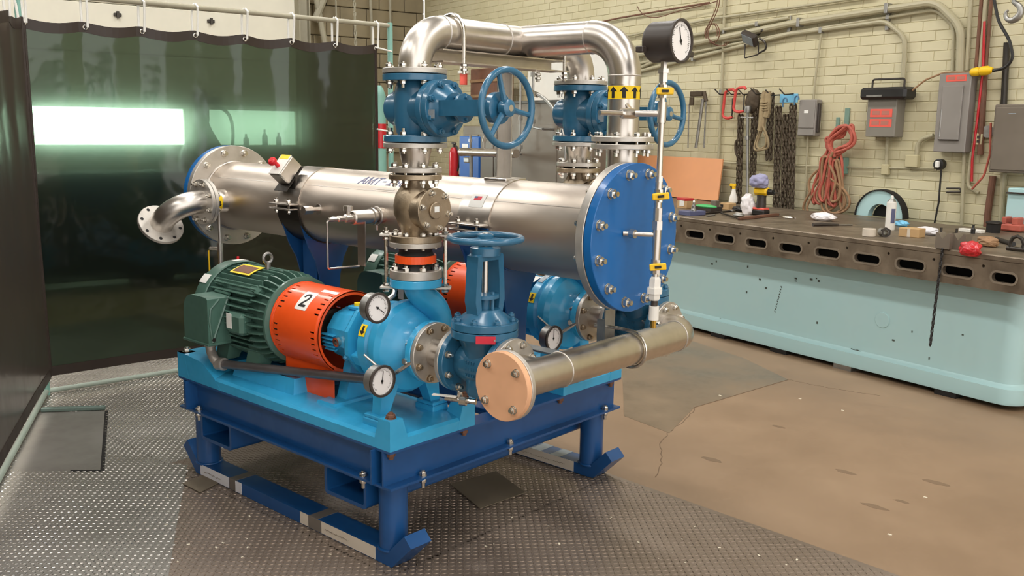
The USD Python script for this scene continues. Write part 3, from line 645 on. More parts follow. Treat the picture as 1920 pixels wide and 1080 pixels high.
def guard(b, lab, near):
    t = T('coupling_guard', lab, 'coupling guard', 'orange coupling guards'); r, a0, a1 = .161, -.81, -.49; p = A([a0, b, AZ]); full = math.radians(146)
    H = r*full; pl = rect(0, -H, a1-a0, H); holes = []
    for x in (.022, a1-a0-.052):
        for k in range(-16, 17):
            if k % 8 in (0, 7): continue
            holes.append(rrect(.030, .0065, .003, 2)); from shapely import affinity
            holes[-1] = affinity.translate(holes[-1], x+.015, k*.0235)
    me = wrap(pl.difference(unary_union(holes)), p, X, Z, r, .004, 0., e=.02)
    sh = t.p('shell', me, 'orange', smooth=30)
    e0, e1 = math.radians(146), math.radians(214)
    for s in (-1, 1):
        y = b+s*r*math.sin(full); z = AZ+r*math.cos(full)
        t.p('skirt', box(a0, a1, y-.002, y+.002, ZB+.05, z+.002), 'orange', smooth=False)
        t.p('mounting_foot', box(a0+.03, a1-.03, y, y+s*.045, ZB+.05, ZB+.056), 'orange', smooth=False)
    for x in (a0, a1-.006): t.p('rim', xf(ring([(r-.010, 0), (r+.0055, 0), (r+.0055, .006), (r-.010, .006)], 48), frame([x, b, AZ], X)), 'orange', sh)
    t.p('coupling', cat(cyl([-.83, b, AZ], [-.50, b, AZ], .032, n=20), lathe([(.075, 0), (.08, .01), (.08, .12), (.06, .13)], [-.72, b, AZ], X, 28)), 'dark_steel')
    if near:
        w = .075; card = rrect(w, .092, .006)
        card = affinity.translate(card, .172, 0); lb = t.p('number_card', wrap(card, p, X, Z, r+.004, .0012, .72, e=.01), 'label_white', label='white card with a black figure 2', smooth=30)
        d2 = text('2', .062, .0006, True, .0, True); d2.apply_translation([.172, 0, 0]); t.p('figure', wrap(d2, p, X, Z, r+.0052, .0006, .72, e=.006), 'ink', lb, smooth=False)
        t.p('strip_label', wrap(rect(.200, .042, .300, .062), p, X, Z, r+.004, .001, .60, e=.01), 'label_white', smooth=30)
    return t
guard(B1, 'orange slotted coupling guard with a white card reading 2', True)
guard(B1+DB, 'orange coupling guard of the far pump, seen behind the near gate valve', False)

def pump(b, lab, near):
    t = T('centrifugal_pump', lab, 'pump', 'light blue centrifugal pumps'); m_ = 'pump_blue'
    def P(a, r=0, th=0): return A([a, b-r*math.sin(th), AZ+r*math.cos(th)])
    cs = t.p('casing', lathe([(.11, 0), (.152, .003), (.158, .010), (.158, .050), (.153, .055), (.147, .062), (.152, .070), (.167, .078), (.175, .095), (.174, .122), (.160, .142), (.122, .158), (.098, .172), (.084, .192), (.080, .226)], P(-.27), X, 56), m_, smooth=28)
    neck = smoothpath([[-.135, b+.105, AZ-.04], [-.130, b+.130, AZ+.05], [-.122, b+.112, AZ+.125], [-.113, b+.045, AZ+.185], [-.11, b, AZ+.24], [-.11, b, AZ+.262]], 28)
    t.p('discharge_neck', sweep(neck, np.r_[np.linspace(.066, .052, 14), np.linspace(.052, .047, 14)], 24), m_)
    t.p('discharge_flange', disc([-.11, b, 1.020], Z, .0955, .030), m_)
    t.p('suction_flange', disc(P(-.046), X, .1143, .026), m_)
    t.bolts(around(P(-.0465), -X, .095, 8, PI/8), -X, .013, under=None)
    # power end
    t.p('bearing_frame', xf(rev([(.080, 0), (.100, .014), (.108, .11), (.112, .145), (.140, .168), (.146, .18), (.146, .198), (.12, .206)], 10), frame(P(-.535), X)), m_, smooth=20)
    for th in (0, PI/2+.5, PI, -PI/2-.5): t.p('adapter_rib', obox(P(-.295, .118, th), (.08, .036, .05), X, A([0, -math.sin(th), math.cos(th)]), .004), m_, smooth=False)
    t.p('shaft', cyl(P(-.60), P(-.26), .026, n=20), 'stainless')
    t.p('seal_gland', lathe([(.07, 0), (.075, .006), (.075, .03)], P(-.305), X, 28), 'dark_steel')
    t.p('filler_cap', cyl(P(-.445, .10), P(-.445, .126), .016, n=14), 'label_yellow'); t.p('name_pad', obox(P(-.425, .108), (.10, .06, .014), X, Y, .003), m_)
    sg = t.p('sight_glass', xf(ring([(.011, 0), (.019, 0), (.019, .014), (.011, .014)], 24), frame(P(-.440, .104, PI/2+.12), P(0, 1, PI/2+.12)-P(0))), 'bolt_zinc')
    t.p('glass', cyl(P(-.440, .100, PI/2+.12), P(-.440, .110, PI/2+.12), .011, n=18), 'black_plastic', sg)
    t.p('drain_plug', hexprism(P(-.415, .104, PI/2+.72), P(0, 1, PI/2+.72)-P(0), .013, .02), m_)
    for x in (-.06, .08, .22, .36, .5): t.p('fin', obox(P(-.495, .106, PI/2+x), (.07, .006, .022), X, A([0, -math.cos(PI/2+x), -math.sin(PI/2+x)]), .001), m_, smooth=False)
    t.p('frame_foot', trimesh.convex.convex_hull(A([(-.47+x, b+y, z) for x, y, z in ((-.02, -.03, AZ-.09), (.02, -.03, AZ-.09), (-.02, .03, AZ-.09), (.02, .03, AZ-.09), (-.03, -.07, ZB+.069), (.03, -.07, ZB+.069), (-.03, .07, ZB+.069), (.03, .07, ZB+.069))])), m_, smooth=False)
    for s in (-1, 1):
        t.p('foot', cat(trimesh.convex.convex_hull(A([(-.152+x, b-.01+s*y, z) for x, y, z in ((-.028, .06, AZ-.12), (.028, .06, AZ-.12), (-.028, .135, AZ-.08), (.028, .135, AZ-.08), (-.022, .105, ZB+.09), (.022, .105, ZB+.09), (-.022, .150, ZB+.09), (.022, .150, ZB+.09))])), box(-.20, -.105, b-.01+s*.13-.038, b-.01+s*.13+.038, ZB+.078, ZB+.092, .003)), m_, smooth=False)
    t.p('label', wrap(rrect(.03, .075, .003), P(-.242), X, Z, .1585, .0012, .35), 'label_grey', label='silver data plate', smooth=30)
    t.p('label', wrap(rrect(.05, .06, .003), P(-.32), X, Z, .139, .0012, .28), 'label_white', label='white data plate', smooth=30)
    la = t.p('arrow_label', wrap(rrect(.034, .046, .002), P(-.242), X, Z, .1585, .0012, 1.12), 'label_yellow', label='yellow label with a black arrow', smooth=30)
    t.p('arrow', wrap(prism(arrow(.034, 180), np.eye(4), .0006), P(-.242), X, Z, .1597, .0006, 1.12, e=.006), 'ink', la, smooth=False)
    return t
pump(B1, 'light blue centrifugal pump in front, between the figure 2 guard and the gate valve', True)
pump(B1+DB, 'light blue centrifugal pump at the back, under the blue tank cover', False)

def gauge(lab, c, axis, r, stem, case, needle=.9, depth=.045, holder='pressure_gauge'):
    """dial gauge: c = centre of the dial face"""
    t = T(holder, lab, 'pressure gauge'); c = A(c, float); ax = A(axis, float)/np.linalg.norm(axis); M = frame(c, ax, Z); u, v = M[:3, 0], M[:3, 1]
    t.p('case', xf(ring([(0.0005, -depth), (r*.9, -depth), (r*1.02, -depth*.9), (r*1.02, -.006), (r*1.1, -.004), (r*1.1, .004), (r*.98, .006), (r*.94, -.004), (.0005, -.004)], 44), M), case)
    if case == 'galvanised': t.p('bezel', xf(ring([(r*.96, -.002), (r*1.12, -.002), (r*1.12, .005), (r*.96, .007)], 44), M), 'gauge_black')
    dl = t.p('dial', disc(c-ax*.0035, ax, r*.95, .002), 'dial_white', smooth=False)
    tk = []
    for k in range(41):
        a = math.radians(-135+270*k/40); d_ = math.cos(a)*u-math.sin(a)*v; l_ = .14 if k % 5 == 0 else .07
        tk.append(obox(c-ax*.0012+d_*r*(.82-l_/2), (r*l_, r*.022, .0006), d_, np.cross(ax, d_)))
    t.p('scale', cat(tk), 'ink', dl, smooth=False)
    a = needle; d_ = math.cos(a)*u-math.sin(a)*v
    t.p('needle', cat(obox(c+ax*.0005+d_*r*.25, (r*.9, r*.045, .0008), d_, np.cross(ax, d_)), cyl(c-ax*.001, c+ax*.0015, r*.09, n=14)), 'ink', dl, smooth=False)
    for s in stem: t.p('stem', s, 'stainless')
    return t
for b, k in ((0., 0), (DB, 1)):
    g1 = A([-.085, .0225+b, .968]); g2 = A([-.062, .02+b, .708]); w = ('near', 'far')[k]
    if k == 0:
        gauge('round dial gauge above the near pump, left of its discharge flange', g1, X, .049, [sweep([g1-X*.03+Y*.04, g1-X*.03+Y*.10+Z*.03, [-.15, .165, 1.035]], .009, 8), lathe([(.014, 0), (.014, .03)], [-.15, .155, 1.035], Y, 6)], 'galvanised', needle=2.2)
    g = gauge(f'round dial gauge below the arrow label, beside the {w} pump casing', g2, X, .052 if k == 0 else .05, [sweep([g2-X*.02+Y*.04, g2-X*.02+Y*.075+Z*.01, [-.02, b+.12, AZ-.02]], .008, 8), lathe([(.012, 0), (.012, .025)], [-.045, b+.105, AZ-.018], Y, 6)], 'galvanised', needle=.15 if k == 0 else .05)
    g.p('valve_handle', sweep([g2-X*.035+Z*.045+Y*.01, g2-X*.075-Y*.02+Z*.088], .005, 8), 'bolt_zinc')

# ------------------------------------------------------------------ valves and discharge stacks
def gate_valve(o, flow, bon, lab, group, tag, rb=.116):
    t = T('gate_valve', lab, 'gate valve', group); M = FR(o, flow, np.cross(bon, flow)); F_, S_, N_ = M[:3, 0], M[:3, 1], M[:3, 2]; o = A(o, float); m_ = 'valve_blue'
    bd = t.p('body', cat(lathe([(.045, -.112), (.058, -.105), (.064, -.09), (.064, -.05), (.060, -.035), (.062, .0), (.072, .05), (rb*.74, .085), (rb*.86, .104)], o, N_, 36), lathe([(.056, -.10), (.066, -.085), (.074, -.05), (.076, 0), (.074, .05), (.066, .085), (.056, .10)], o, F_, 36)), m_, smooth=30)
    for s in (-1, 1):
        t.p('flange', disc(o+F_*s*.094, F_*s, .1143, .023), m_)
        t.bolts(around(o+F_*s*.094, -F_*s, .0953, 8, PI/8), -F_*s, .0125, stud=.012)
    bn = t.p('bonnet', cat(disc(o+N_*.104, N_, rb, .027), disc(o+N_*.133, N_, rb, .027), lathe([(rb*.86, .158), (rb*.73, .172), (.060, .190), (.052, .20)], o, N_, 36)), m_, smooth=30)
    t.bolts(around(o+N_*.160, N_, rb*.87, 8, PI/8), N_, .013, m='valve_blue', under=bn)
    yk = t.p('yoke', cat([prism([(.062, .185), (.072, .23), (.068, .30), (.062, .385), (.020, .402), (-.020, .402), (-.062, .385), (-.068, .30), (-.072, .23), (-.062, .185), (-.040, .19), (-.046, .235), (-.044, .30), (-.038, .368), (.038, .368), (.044, .30), (.046, .235), (.040, .19)], FR(o-F_*.026, S_, N_), .052), lathe([(.052, .385), (.052, .41), (.032, .415)], o, N_, 24)]), m_, smooth=25)
    t.p('stem', cyl(o+N_*.19, o+N_*.46, .0105, n=14), 'stainless'); t.p('gland', cat(lathe([(.024, .20), (.026, .235), (.05, .238), (.05, .25), (.02, .256)], o, N_, 12), cyl(o+N_*.20+F_*.036, o+N_*.262+F_*.036, .006, n=8), cyl(o+N_*.20-F_*.036, o+N_*.262-F_*.036, .006, n=8)), m_)
    R = .122; c_ = o+N_*.441
    wh = t.p('handwheel', xf(trimesh.creation.torus(R, .0115, 48, 12), frame(c_, N_)), m_, smooth=True)
    t.p('hub', lathe([(.022, -.022), (.028, -.016), (.028, .012), (.018, .018)], c_, N_, 16), m_, wh)
    for k in range(3):
        a = 2*PI*k/3+.35; d_ = math.cos(a)*F_+math.sin(a)*S_
        t.p('spoke', sweep([c_+d_*.02-N_*.006, c_+d_*.07-N_*.004, c_+d_*R], [.011, .009, .008], 8), m_, wh)
    lt = np.random.default_rng(4); 
    t.p('cast_lettering', cat([obox(o+S_*-.0745+N_*(.02-.022*j)+F_*(-.018+.012*i), (.006, .010, .004), F_, N_) for j in range(3) for i in range(4)]), m_, smooth=False)
    if tag == 'red':
        q = o+A([.085, -.085, .115]); e_ = A([.75, .66, 0]); t.p('tag', obox(q, (.066, .026, .002), e_, Z), 'label_red', label='red metal tag', smooth=False); t.p('rivet', cyl(q+e_*.03, q+e_*.03+np.cross(e_, Z)*.004, .003, n=8), 'bolt_zinc')
    else: t.p('plate', obox(o+S_*.085+N_*.165-F_*.02, (.03, .05, .002), F_, N_), 'label_grey', label='grey data plate', smooth=False)
    return t
GS = A([.24, B1, AZ])
gate_valve(GS, X, Z, 'blue gate valve with a level handwheel on the near pump suction', 'suction gate valves', 'red')
gate_valve(GS+Y*DB, X, Z, 'blue gate valve on the far pump suction, hidden behind the tank cover', 'suction gate valves', 'none')
GD = A([-.11, B1, 1.659])
gate_valve(GD, Z, X, 'blue gate valve with an upright handwheel over the near pump, left', 'discharge gate valves', 'plate', .098)
gate_valve(GD+Y*DB, Z, X, 'blue gate valve with an upright handwheel over the far pump, behind the riser', 'discharge gate valves', 'plate', .098)

def flange_pair_bolts(t, p, axis, R, n, thick, ph=None, d=.0125, name='bolt'):
    ax = A(axis, float)
    for q in around(p, ax, R, n, PI/n if ph is None else ph): t.p(name, cat(bolt(q+ax*thick/2, ax, d, stud=.003), bolt(q-ax*thick/2, -ax, d, stud=.012), cyl(q-ax*thick/2, q+ax*thick/2, d*.45, n=8)), 'bolt_zinc')
for k in (0, 1):
    b = B1+k*DB; w = ('near', 'far')[k]; c_ = lambda z: A([-.11, b, z])
    t = T('expansion_joint', f'black rubber expansion joint with a rust orange band on the {w} pump discharge', 'expansion joint')
    t.p('bellows', lathe([(.066, 1.083), (.060, 1.10), (.072, 1.125), (.060, 1.15), (.066, 1.167)], c_(0), Z, 40), 'rubber')
    t.p('band', xf(ring([(.066, 1.108), (.0755, 1.108), (.0755, 1.136), (.066, 1.136)], 40), frame(c_(0), Z)), 'orange', label='orange retaining band', smooth=False)
    t.p('ring', disc(c_(1.0515), Z, .0955, .032, .05), 'flange_steel'); t.p('ring', disc(c_(1.166), Z, .0955, .019, .05), 'flange_steel')
    for q in around(c_(1.083), Z, .079, 8, PI/8): t.p('nut', cat(hexprism(q, Z, .013, .014), cyl(q, q+Z*.022, .006, n=8)), 'bolt_zinc')
    e_ = A([.745, .667, 0])
    for s in (-1, 1):
        q = c_(0)+e_*s*.108
        t.p('control_rod', cyl(q+Z*1.0, q+Z*1.235, .0075, n=10), 'bolt_zinc'); [t.p('ear', obox(c_(z)+e_*s*.075, (.11, .045, .009), e_, np.cross(Z, e_), .002), 'flange_steel', smooth=False) for z in (1.208, 1.0145)]
        [t.p('nut', hexprism(q+Z*z, Z, .013, .010), 'bolt_zinc') for z in (1.213, 1.19, 1.02, .997)]
    t = T('check_valve', f'bulbous cast steel check valve with a round bolted cover on the {w} stack', 'check valve')
    t.p('body', cat(lathe([(.050, 1.2), (.052, 1.225), (.062, 1.245), (.078, 1.285), (.080, 1.315), (.072, 1.355), (.055, 1.38), (.047, 1.395), (.047, 1.41)], c_(0), Z, 36), lathe([(.066, 0), (.070, .05), (.068, .085)], c_(1.303), X, 32)), 'cast_steel', smooth=40)
    t.p('flange', disc(c_(1.1855), Z, .0955, .024), 'cast_steel'); t.p('flange', disc(c_(1.409), Z, .0955, .019), 'cast_steel')
    cv = t.p('cover', cat(disc(c_(1.303)+X*.083, X, .080, .020), disc(c_(1.303)+X*.103, X, .030, .008)), 'cast_steel')
    t.bolts(around(c_(1.303)+X*.103, X, .066, 6, .3), X, .011, under=cv); t.p('tag', obox(c_(1.308)+X*.112, (.022, .020, .0015), Y, Z), 'label_white', cv, label='small white tag', smooth=False)
    flange_pair_bolts(t, c_(1.196), Z, .079, 8, .022)
    t = T('reducer_spool', f'stainless reducer between two flanges under the {w} upper gate valve', 'pipe spool')
    t.p('cone', lathe([(.046, 1.44), (.047, 1.458), (.057, 1.508), (.058, 1.525)], c_(0), Z, 36), 'stainless')
    t.p('flange', disc(c_(1.4345), Z, .0955, .018), 'flange_steel'); t.p('flange', disc(c_(1.5215), Z, .1143, .0175), 'flange_steel'); t.p('gasket', disc(c_(1.428), Z, .075, .0065), 'gasket'); t.p('gasket', disc(c_(1.539), Z, .09, .003), 'gasket')
    flange_pair_bolts(t, c_(1.431), Z, .079, 8, .044)
    for q in around(c_(1.5215), Z, .0953, 8, PI/8): t.p('bolt', bolt(q, -Z, .0125), 'bolt_zinc')

# ------------------------------------------------------------------ crossover pipe over the top and riser to the tank
PR = .0585; HZ = 1.93
t = T('crossover_pipe', 'large stainless crossover pipe looping over both valves down to the tank', 'pipe')
R = .125; y0, y1 = B1, B1+DB
t.p('elbow', sweep([[-.11, y0, 1.79]]+arc([-.11, y0+R, HZ-R], -Y, Z, R, 0, 90, 18), PR, 36), 'stainless')
t.p('header', sweep([[-.11, y0+R, HZ], [-.11, y1-R, HZ]], PR, 36), 'stainless')
t.p('elbow', sweep([[-.11, y1, 1.79]]+arc([-.11, y1-R, HZ-R], Y, Z, R, 0, 90, 18), PR, 36), 'stainless')
R2 = .150; ra = .392; BR = .790
t.p('branch', sweep([[-.11, BR, HZ], [ra-R2, BR, HZ]], PR*1.03, 36), 'stainless')
t.p('elbow', sweep(arc([ra-R2, BR, HZ-R2], Z, X, R2, 0, 90, 20)+[A([ra, BR, 1.755])], PR*1.03, 36), 'stainless')
t.p('riser', cyl([ra, BR, 1.787], [ra, BR, 1.56], PR, n=36), 'stainless')
for p, ax in (([-.11, BR-.115, HZ], Y), ([ra, BR, 1.787], Z), ([-.11, y0+R, HZ], Y), ([-.11, BR+.115, HZ], Y), ([ra-R2, BR, HZ], X)): t.p('weld', xf(trimesh.creation.torus(PR*1.0, .0032, 40, 6), frame(p, ax)), 'flange_steel')
for y in (y0, y1):
    t.p('flange', disc([-.11, y, 1.7785], Z, .1143, .0185), 'flange_steel'); t.p('gasket', disc([-.11, y, 1.7755], Z, .09, .003), 'gasket')
    for q in around([-.11, y, 1.797], Z, .0953, 8, PI/8): t.p('bolt', bolt(q, Z, .0125), 'bolt_zinc')
t.p('flange', disc([ra, BR, 1.5515], Z, .1143, .0185), 'flange_steel'); t.p('gasket', disc([ra, BR, 1.5435], Z, .085, .008), 'gasket')
flange_pair_bolts(t, [ra, BR, 1.5475], Z, .0953, 8, .045)
st = t.p('flow_sticker', wrap(rect(-.0235, -.11, .0235, .11), [ra, BR, 1.7265], Z, X, PR, .0008, -.96), 'label_yellow', label='yellow flow label with black upward arrows', smooth=30)
for k in range(5):
    a = arrow(.040, -90); a = affinity.translate(a, 0, (k-2)*.042)
    t.p('arrow', wrap(prism(a, np.eye(4), .0006), [ra, BR, 1.7265], Z, X, PR+.0008, .0006, -.96, e=.006), 'ink', st, smooth=False)
t.p('stub', cat(cyl([ra+.03, BR-.03, 1.69], [ra+.085, BR-.065, 1.655], .008, n=10)), 'stainless')
t = T('pipe_support', 'stainless channel beam on a tall post carrying the crossover pipe', 'pipe support')
ch = unary_union([rect(-.05, -.023, .05, -.018), rect(-.05, -.023, -.045, .023), rect(-.05, .018, .05, .023)])
t.p('beam', prism(ch, FR([-.11, .315+.72, HZ-PR-.024], X, Z), .72), 'stainless', smooth=False)
t.p('post', cat(box(-.14, -.134, BT-.02, BT+.022, TZ+.17, HZ-PR-.047), box(-.14, -.095, BT+.016, BT+.022, TZ+.17, HZ-PR-.047)), 'flange_steel', smooth=False)
t.p('base', box(-.17, -.05, BT-.06, BT+.06, TZ+.173, TZ+.185, .002), 'stainless', smooth=False)
for y in (.40, .98):
    ub = [A([-.11-(PR+.012), y, HZ-.145])]+[A([-.11, y, HZ])+(PR+.010)*A([-math.cos(a), 0, math.sin(a)]) for a in np.linspace(0, PI, 17)]+[A([-.11+(PR+.012), y, HZ-.145])]
    u_ = t.p('u_bolt', sweep(ub, .0075, 10), 'bolt_zinc')
    for s in (-1, 1): t.p('nut', cat(hexprism([-.11+s*(PR+.012), y, HZ-PR-.060], Z, .013, .010), hexprism([-.11+s*(PR+.012), y, HZ-PR-.076], Z, .013, .010)), 'bolt_zinc', u_)

# ------------------------------------------------------------------ pressure tank
t = TK = T('pressure_tank', 'long horizontal stainless pressure tank with bolted blue end covers', 'tank')
TR = .178; a0, a1 = -2.075, .455
sh = t.p('shell', cyl([a0, BT, TZ], [a1, BT, TZ], TR, n=72), 'tank_steel')
for f0, s in ((a1, 1), (a0, -1)):
    fl_ = t.p('flange', disc([f0, BT, TZ], X*s, .266, .033, .10, 72), 'flange_steel'); t.p('weld', xf(trimesh.creation.torus(TR+.002, .006, 56, 8), frame([f0-s*.004, BT, TZ], X)), 'stainless')
    cv = t.p('end_cover', disc([f0+s*.036, BT, TZ], X*s, .266, .034, 0, 72), 'cover_blue', label='blue round end cover'); t.p('gasket', disc([f0+s*.033, BT, TZ], X*s, .25, .003, 0, 48), 'gasket')
    for k in range(12):
        th = math.radians(15+30*k); q = A([f0+s*.070, BT-.2326*math.sin(th), TZ+.2326*math.cos(th)])
        t.p('bolt', cat(bolt(q, X*s, .0185, .018, stud=.012), bolt(q-X*s*.070, -X*s, .0185, .016, stud=.010), cyl(q-X*s*.07, q, .009, n=8)), 'bolt_zinc')
t.p('riser_nozzle', cyl([ra, BR, TZ+.13], [ra, BR, 1.53], PR, n=36), 'stainless'); t.p('nozzle_flange', disc([ra, BR, 1.525], Z, .1143, .0185), 'flange_steel')
tx = text('AMT-1500', .046, .0006, True, .30)
t.p('lettering', wrap(tx, [-.885, BT, TZ], X, Z, TR, .0006, 1.06-0.3, e=.012), 'text_blue', label='blue-grey slanted lettering AMT-1500', smooth=False)
t.p('seam', wrap(rect(0, 0, 2.4, .003), [-2.0, BT, TZ], X, Z, TR, .0008, .95, e=.2), 'stainless', smooth=False)
t.p('seam', wrap(rect(0, 0, .14, .006), [-.76, BT, TZ], X, Z, TR, .001, .90, e=.05), 'flange_steel', smooth=False)
nz = t.p('drain_nozzle', cyl([-.66, BT-.16, TZ+.0], [-.66, BT-.20, TZ], .03, n=20), 'stainless')
t.p('port', cat(cyl([-1.10, BT-.165, TZ], [-1.10, BT-.255, TZ], .012, n=14), lathe([(.019, 0), (.019, .045)], [-1.10, BT-.215, TZ], -Y, 8), disc([-1.10, BT-.172, TZ], -Y, .026, .006)), 'stainless')
t.p('side_nozzle', cyl([-1.905, BT-.1, TZ-.01], [-1.905, BT-.265, TZ-.01], PR, n=32), 'stainless'); t.p('nozzle_flange', disc([-1.905, BT-.265, TZ-.01], -Y, .1143, .018), 'flange_steel')
s_ = t.p('flow_sticker', wrap(rrect(.036, .085, .002), [-1.905, BT-.232, TZ-.01], -Y, Z, PR, .001, -1.75), 'label_yellow', label='yellow flow label with a black arrow', smooth=30)
t.p('arrow', wrap(prism(arrow(.030, 0), np.eye(4), .0006), [-1.905, BT-.232, TZ-.01], -Y, Z, PR+.001, .0006, -1.75, e=.006), 'ink', s_, smooth=False)
for a, w in ((-1.335, 'rear'), (-.115, 'front')):
    t = T('tank_saddle', f'blue pedestal with a stainless clamp band under the {w} part of the tank', 'tank saddle')
    t.p('column', cat(box(a-.055, a+.055, BT-.065, BT+.065, ZB, TZ-.17, .006)), 'skid_blue', smooth=False)
    t.p('foot_plate', box(a-.09, a+.09, BT-.11, BT+.11, ZB-.01, ZB+.004, .002), 'skid_blue', smooth=False)
    yz = [(-.05, ZB+.16-TZ), (.05, ZB+.16-TZ), (.062, -.34), (.085, -.26), (.125, -.19), (TR*.94+.004, -.06)]+[((TR+.002)*math.cos(q), (TR+.002)*math.sin(q)) for q in np.linspace(-.33, -PI+.33, 25)]+[(-TR*.94-.004, -.06), (-.125, -.19), (-.085, -.26), (-.062, -.34)]
    for s in (-1, 1): t.p('web', prism(Polygon(yz).buffer(0), FR([a+s*.075-.004, BT, TZ], Y, Z), .008), 'skid_blue' if w == 'rear' or s > 0 else 'skid_blue', smooth=False)
    t.p('cradle', wrap(rect(-.085, -(TR+.004)*1.55, .085, (TR+.004)*1.55), [a, BT, TZ], X, -Z, TR+.001, .006, 0., e=.04), 'dark_steel' if w == 'rear' else 'skid_blue', smooth=30)
    bd = t.p('band', wrap(rect(-.085, -(TR+.003)*1.5, .085, (TR+.003)*1.5), [a, BT, TZ], X, Z, TR+.001, .0035, 0., e=.04), 'stainless', label='stainless clamp band', smooth=30)
    for s in (-1, 1):
        for z_ in (.008, -.014): t.p('ear', box(a-.085, a+.085, BT+s*TR, BT+s*(TR+.05), TZ+z_, TZ+z_+.008, .002), 'stainless', bd, smooth=False)
        for q in (-.05, .05): t.p('bolt', cat(bolt([a+q, BT+s*(TR+.03), TZ+.017], Z, .011, stud=.008), bolt([a+q, BT+s*(TR+.03), TZ-.014], -Z, .011), cyl([a+q, BT+s*(TR+.03), TZ-.016], [a+q, BT+s*(TR+.03), TZ+.018], .005, n=8)), 'bolt_zinc', bd)
    if w == 'front':
        fg = t.p('sticker', wrap(rrect(.075, .06, .004), [a, BT, TZ], X, Z, TR+.0046, .001, .98), 'label_white', label='white sticker with a small flag', smooth=30)
        t.p('flag', cat(wrap(rect(-.02, 0, .018, .018), [a, BT, TZ], X, Z, TR+.0056, .0006, .98)), 'label_red', fg, smooth=False); t.p('flag_corner', wrap(rect(-.02, .009, -.004, .018), [a, BT, TZ], X, Z, TR+.0062, .0004, .98), 'text_blue', fg, smooth=False)

# discharge elbow on the rear of the tank
t = T('discharge_elbow', 'stainless flanged elbow pointing down and left from the rear of the tank', 'pipe elbow')
yf = BT-.2855; c0 = A([-1.905, yf, TZ-.01]); dn = A([-.76, 0, -.65]); dn /= np.linalg.norm(dn); Re = .142; ys = yf-.025
pth = [c0]+arc([-1.905, ys, TZ-.01]+dn*Re, -dn, -Y, Re, 0, 90, 20); e1 = pth[-1]+dn*.03
t.p('elbow', sweep(pth+[e1], PR, 36), 'stainless'); t.p('flange', disc(c0-Y*.0, -Y, .1143, .018), 'flange_steel'); t.p('flange', disc(e1-dn*.004, dn, .1143, .019, .052), 'flange_steel'); t.p('gasket', disc(c0+Y*.0025, -Y, .09, .0025), 'gasket')
flange_pair_bolts(t, c0+Y*.001, Y, .0953, 8, .040)
for q in around(e1-dn*.0045, dn, .0953, 8, PI/8): t.p('bolt_hole', cyl(q-dn*.0005, q+dn*.002, .0085, n=12), 'gasket', smooth=False)
t = T('drain_valve', 'small drain valve with a yellow lever hanging below the rear nozzle', 'valve')
q = A([-1.86, BT-.232, TZ-.06])
t.p('pipe', cat(cyl(q, q-Z*.20, .008, n=10), cyl(q-Z*.16, q-Z*.20, .014, n=8), cyl(q-Z*.20, q-Z*.31, .013, n=12)), 'stainless'); t.p('stem', cyl(q-Z*.19, q-Z*.19-X*.05-Y*.03, .009, n=8), 'bolt_zinc')
t.p('lever', obox(q-Z*.265-X*.055-Y*.033, (.022, .13, .006), X*.8-Y*.6, Z, .002), 'handle_yellow', label='yellow lever', smooth=False)

# emergency stop on a bent bracket, sensor assembly
t = T('emergency_stop_box', 'white control box with a red mushroom button on a bracket by the tank', 'switch box')
ub, vb = A([1., 0, 0]), A([0, .66, .75]); wb = np.cross(ub, vb); c_ = A([-1.365, BT-.195, TZ+.195])
t.p('case', obox(c_-wb*.040, (.085, .115, .075), ub, vb, .006), 'stainless'); fc = t.p('face', obox(c_, (.085, .115, .005), ub, vb, .002), 'white_paint', smooth=False)
t.p('button', cat(cyl(c_-vb*.012, c_-vb*.012+wb*.03, .010, n=14), lathe([(.015, .022), (.021, .03), (.021, .042), (.014, .05)], c_-vb*.012-X*.01, wb, 20)), 'button_red', fc)
t.p('label', obox(c_+vb*.045+wb*.003, (.07, .025, .001), ub, vb), 'label_yellow', fc, smooth=False)
t.p('bracket', cat(obox(c_-wb*.079-vb*.02, (.10, .15, .004), ub, vb), obox(A([-1.36, BT-.155, TZ+.10]), (.12, .10, .004), ub, A([0, .3, 1.]))), 'dark_steel', smooth=False)
t = T('sensor_assembly', 'stainless sensor housing with a bent tube loop sticking out of the tank side', 'sensor')
q = A([-.655, BT-TR, TZ+.005])
t.p('housing', cat(lathe([(.026, -.02), (.034, 0), (.034, .02), (.028, .022), (.030, .05), (.036, .052), (.036, .06), (.030, .062), (.030, .155), (.026, .16)], q, -Y, 28)), 'stainless')
t.p('clamp', cat(xf(trimesh.creation.torus(.036, .005, 28, 8), frame(q-Y*.028, Y)), cyl(q-Y*.028-Z*.034, q-Y*.028-Z*.06, .006, n=8)), 'stainless')
t.p('fittings', cat(lathe([(.012, 0), (.018, .01), (.018, .04), (.011, .045), (.013, .075), (.009, .08), (.011, .105), (.007, .125)], q-Y*.155, -Y, 10), cyl(q-Y*.18, q-Y*.18+Z*.04, .010, n=10), lathe([(.02, .03), (.02, .05)], q-Y*.18, Z, 8)), 'stainless')
e_ = q-Y*.275
t.p('tube', sweep(bend([e_, e_-Y*.012-Z*.012, e_-Y*.012-Z*.20, e_+Y*.15-Z*.205], .012), .0045, 8), 'stainless')
t.p('strip', box(q[0]-.025, q[0]+.025, q[1]-.112, q[1]-.107, TZ-.20, TZ-.01), 'stainless', smooth=False)

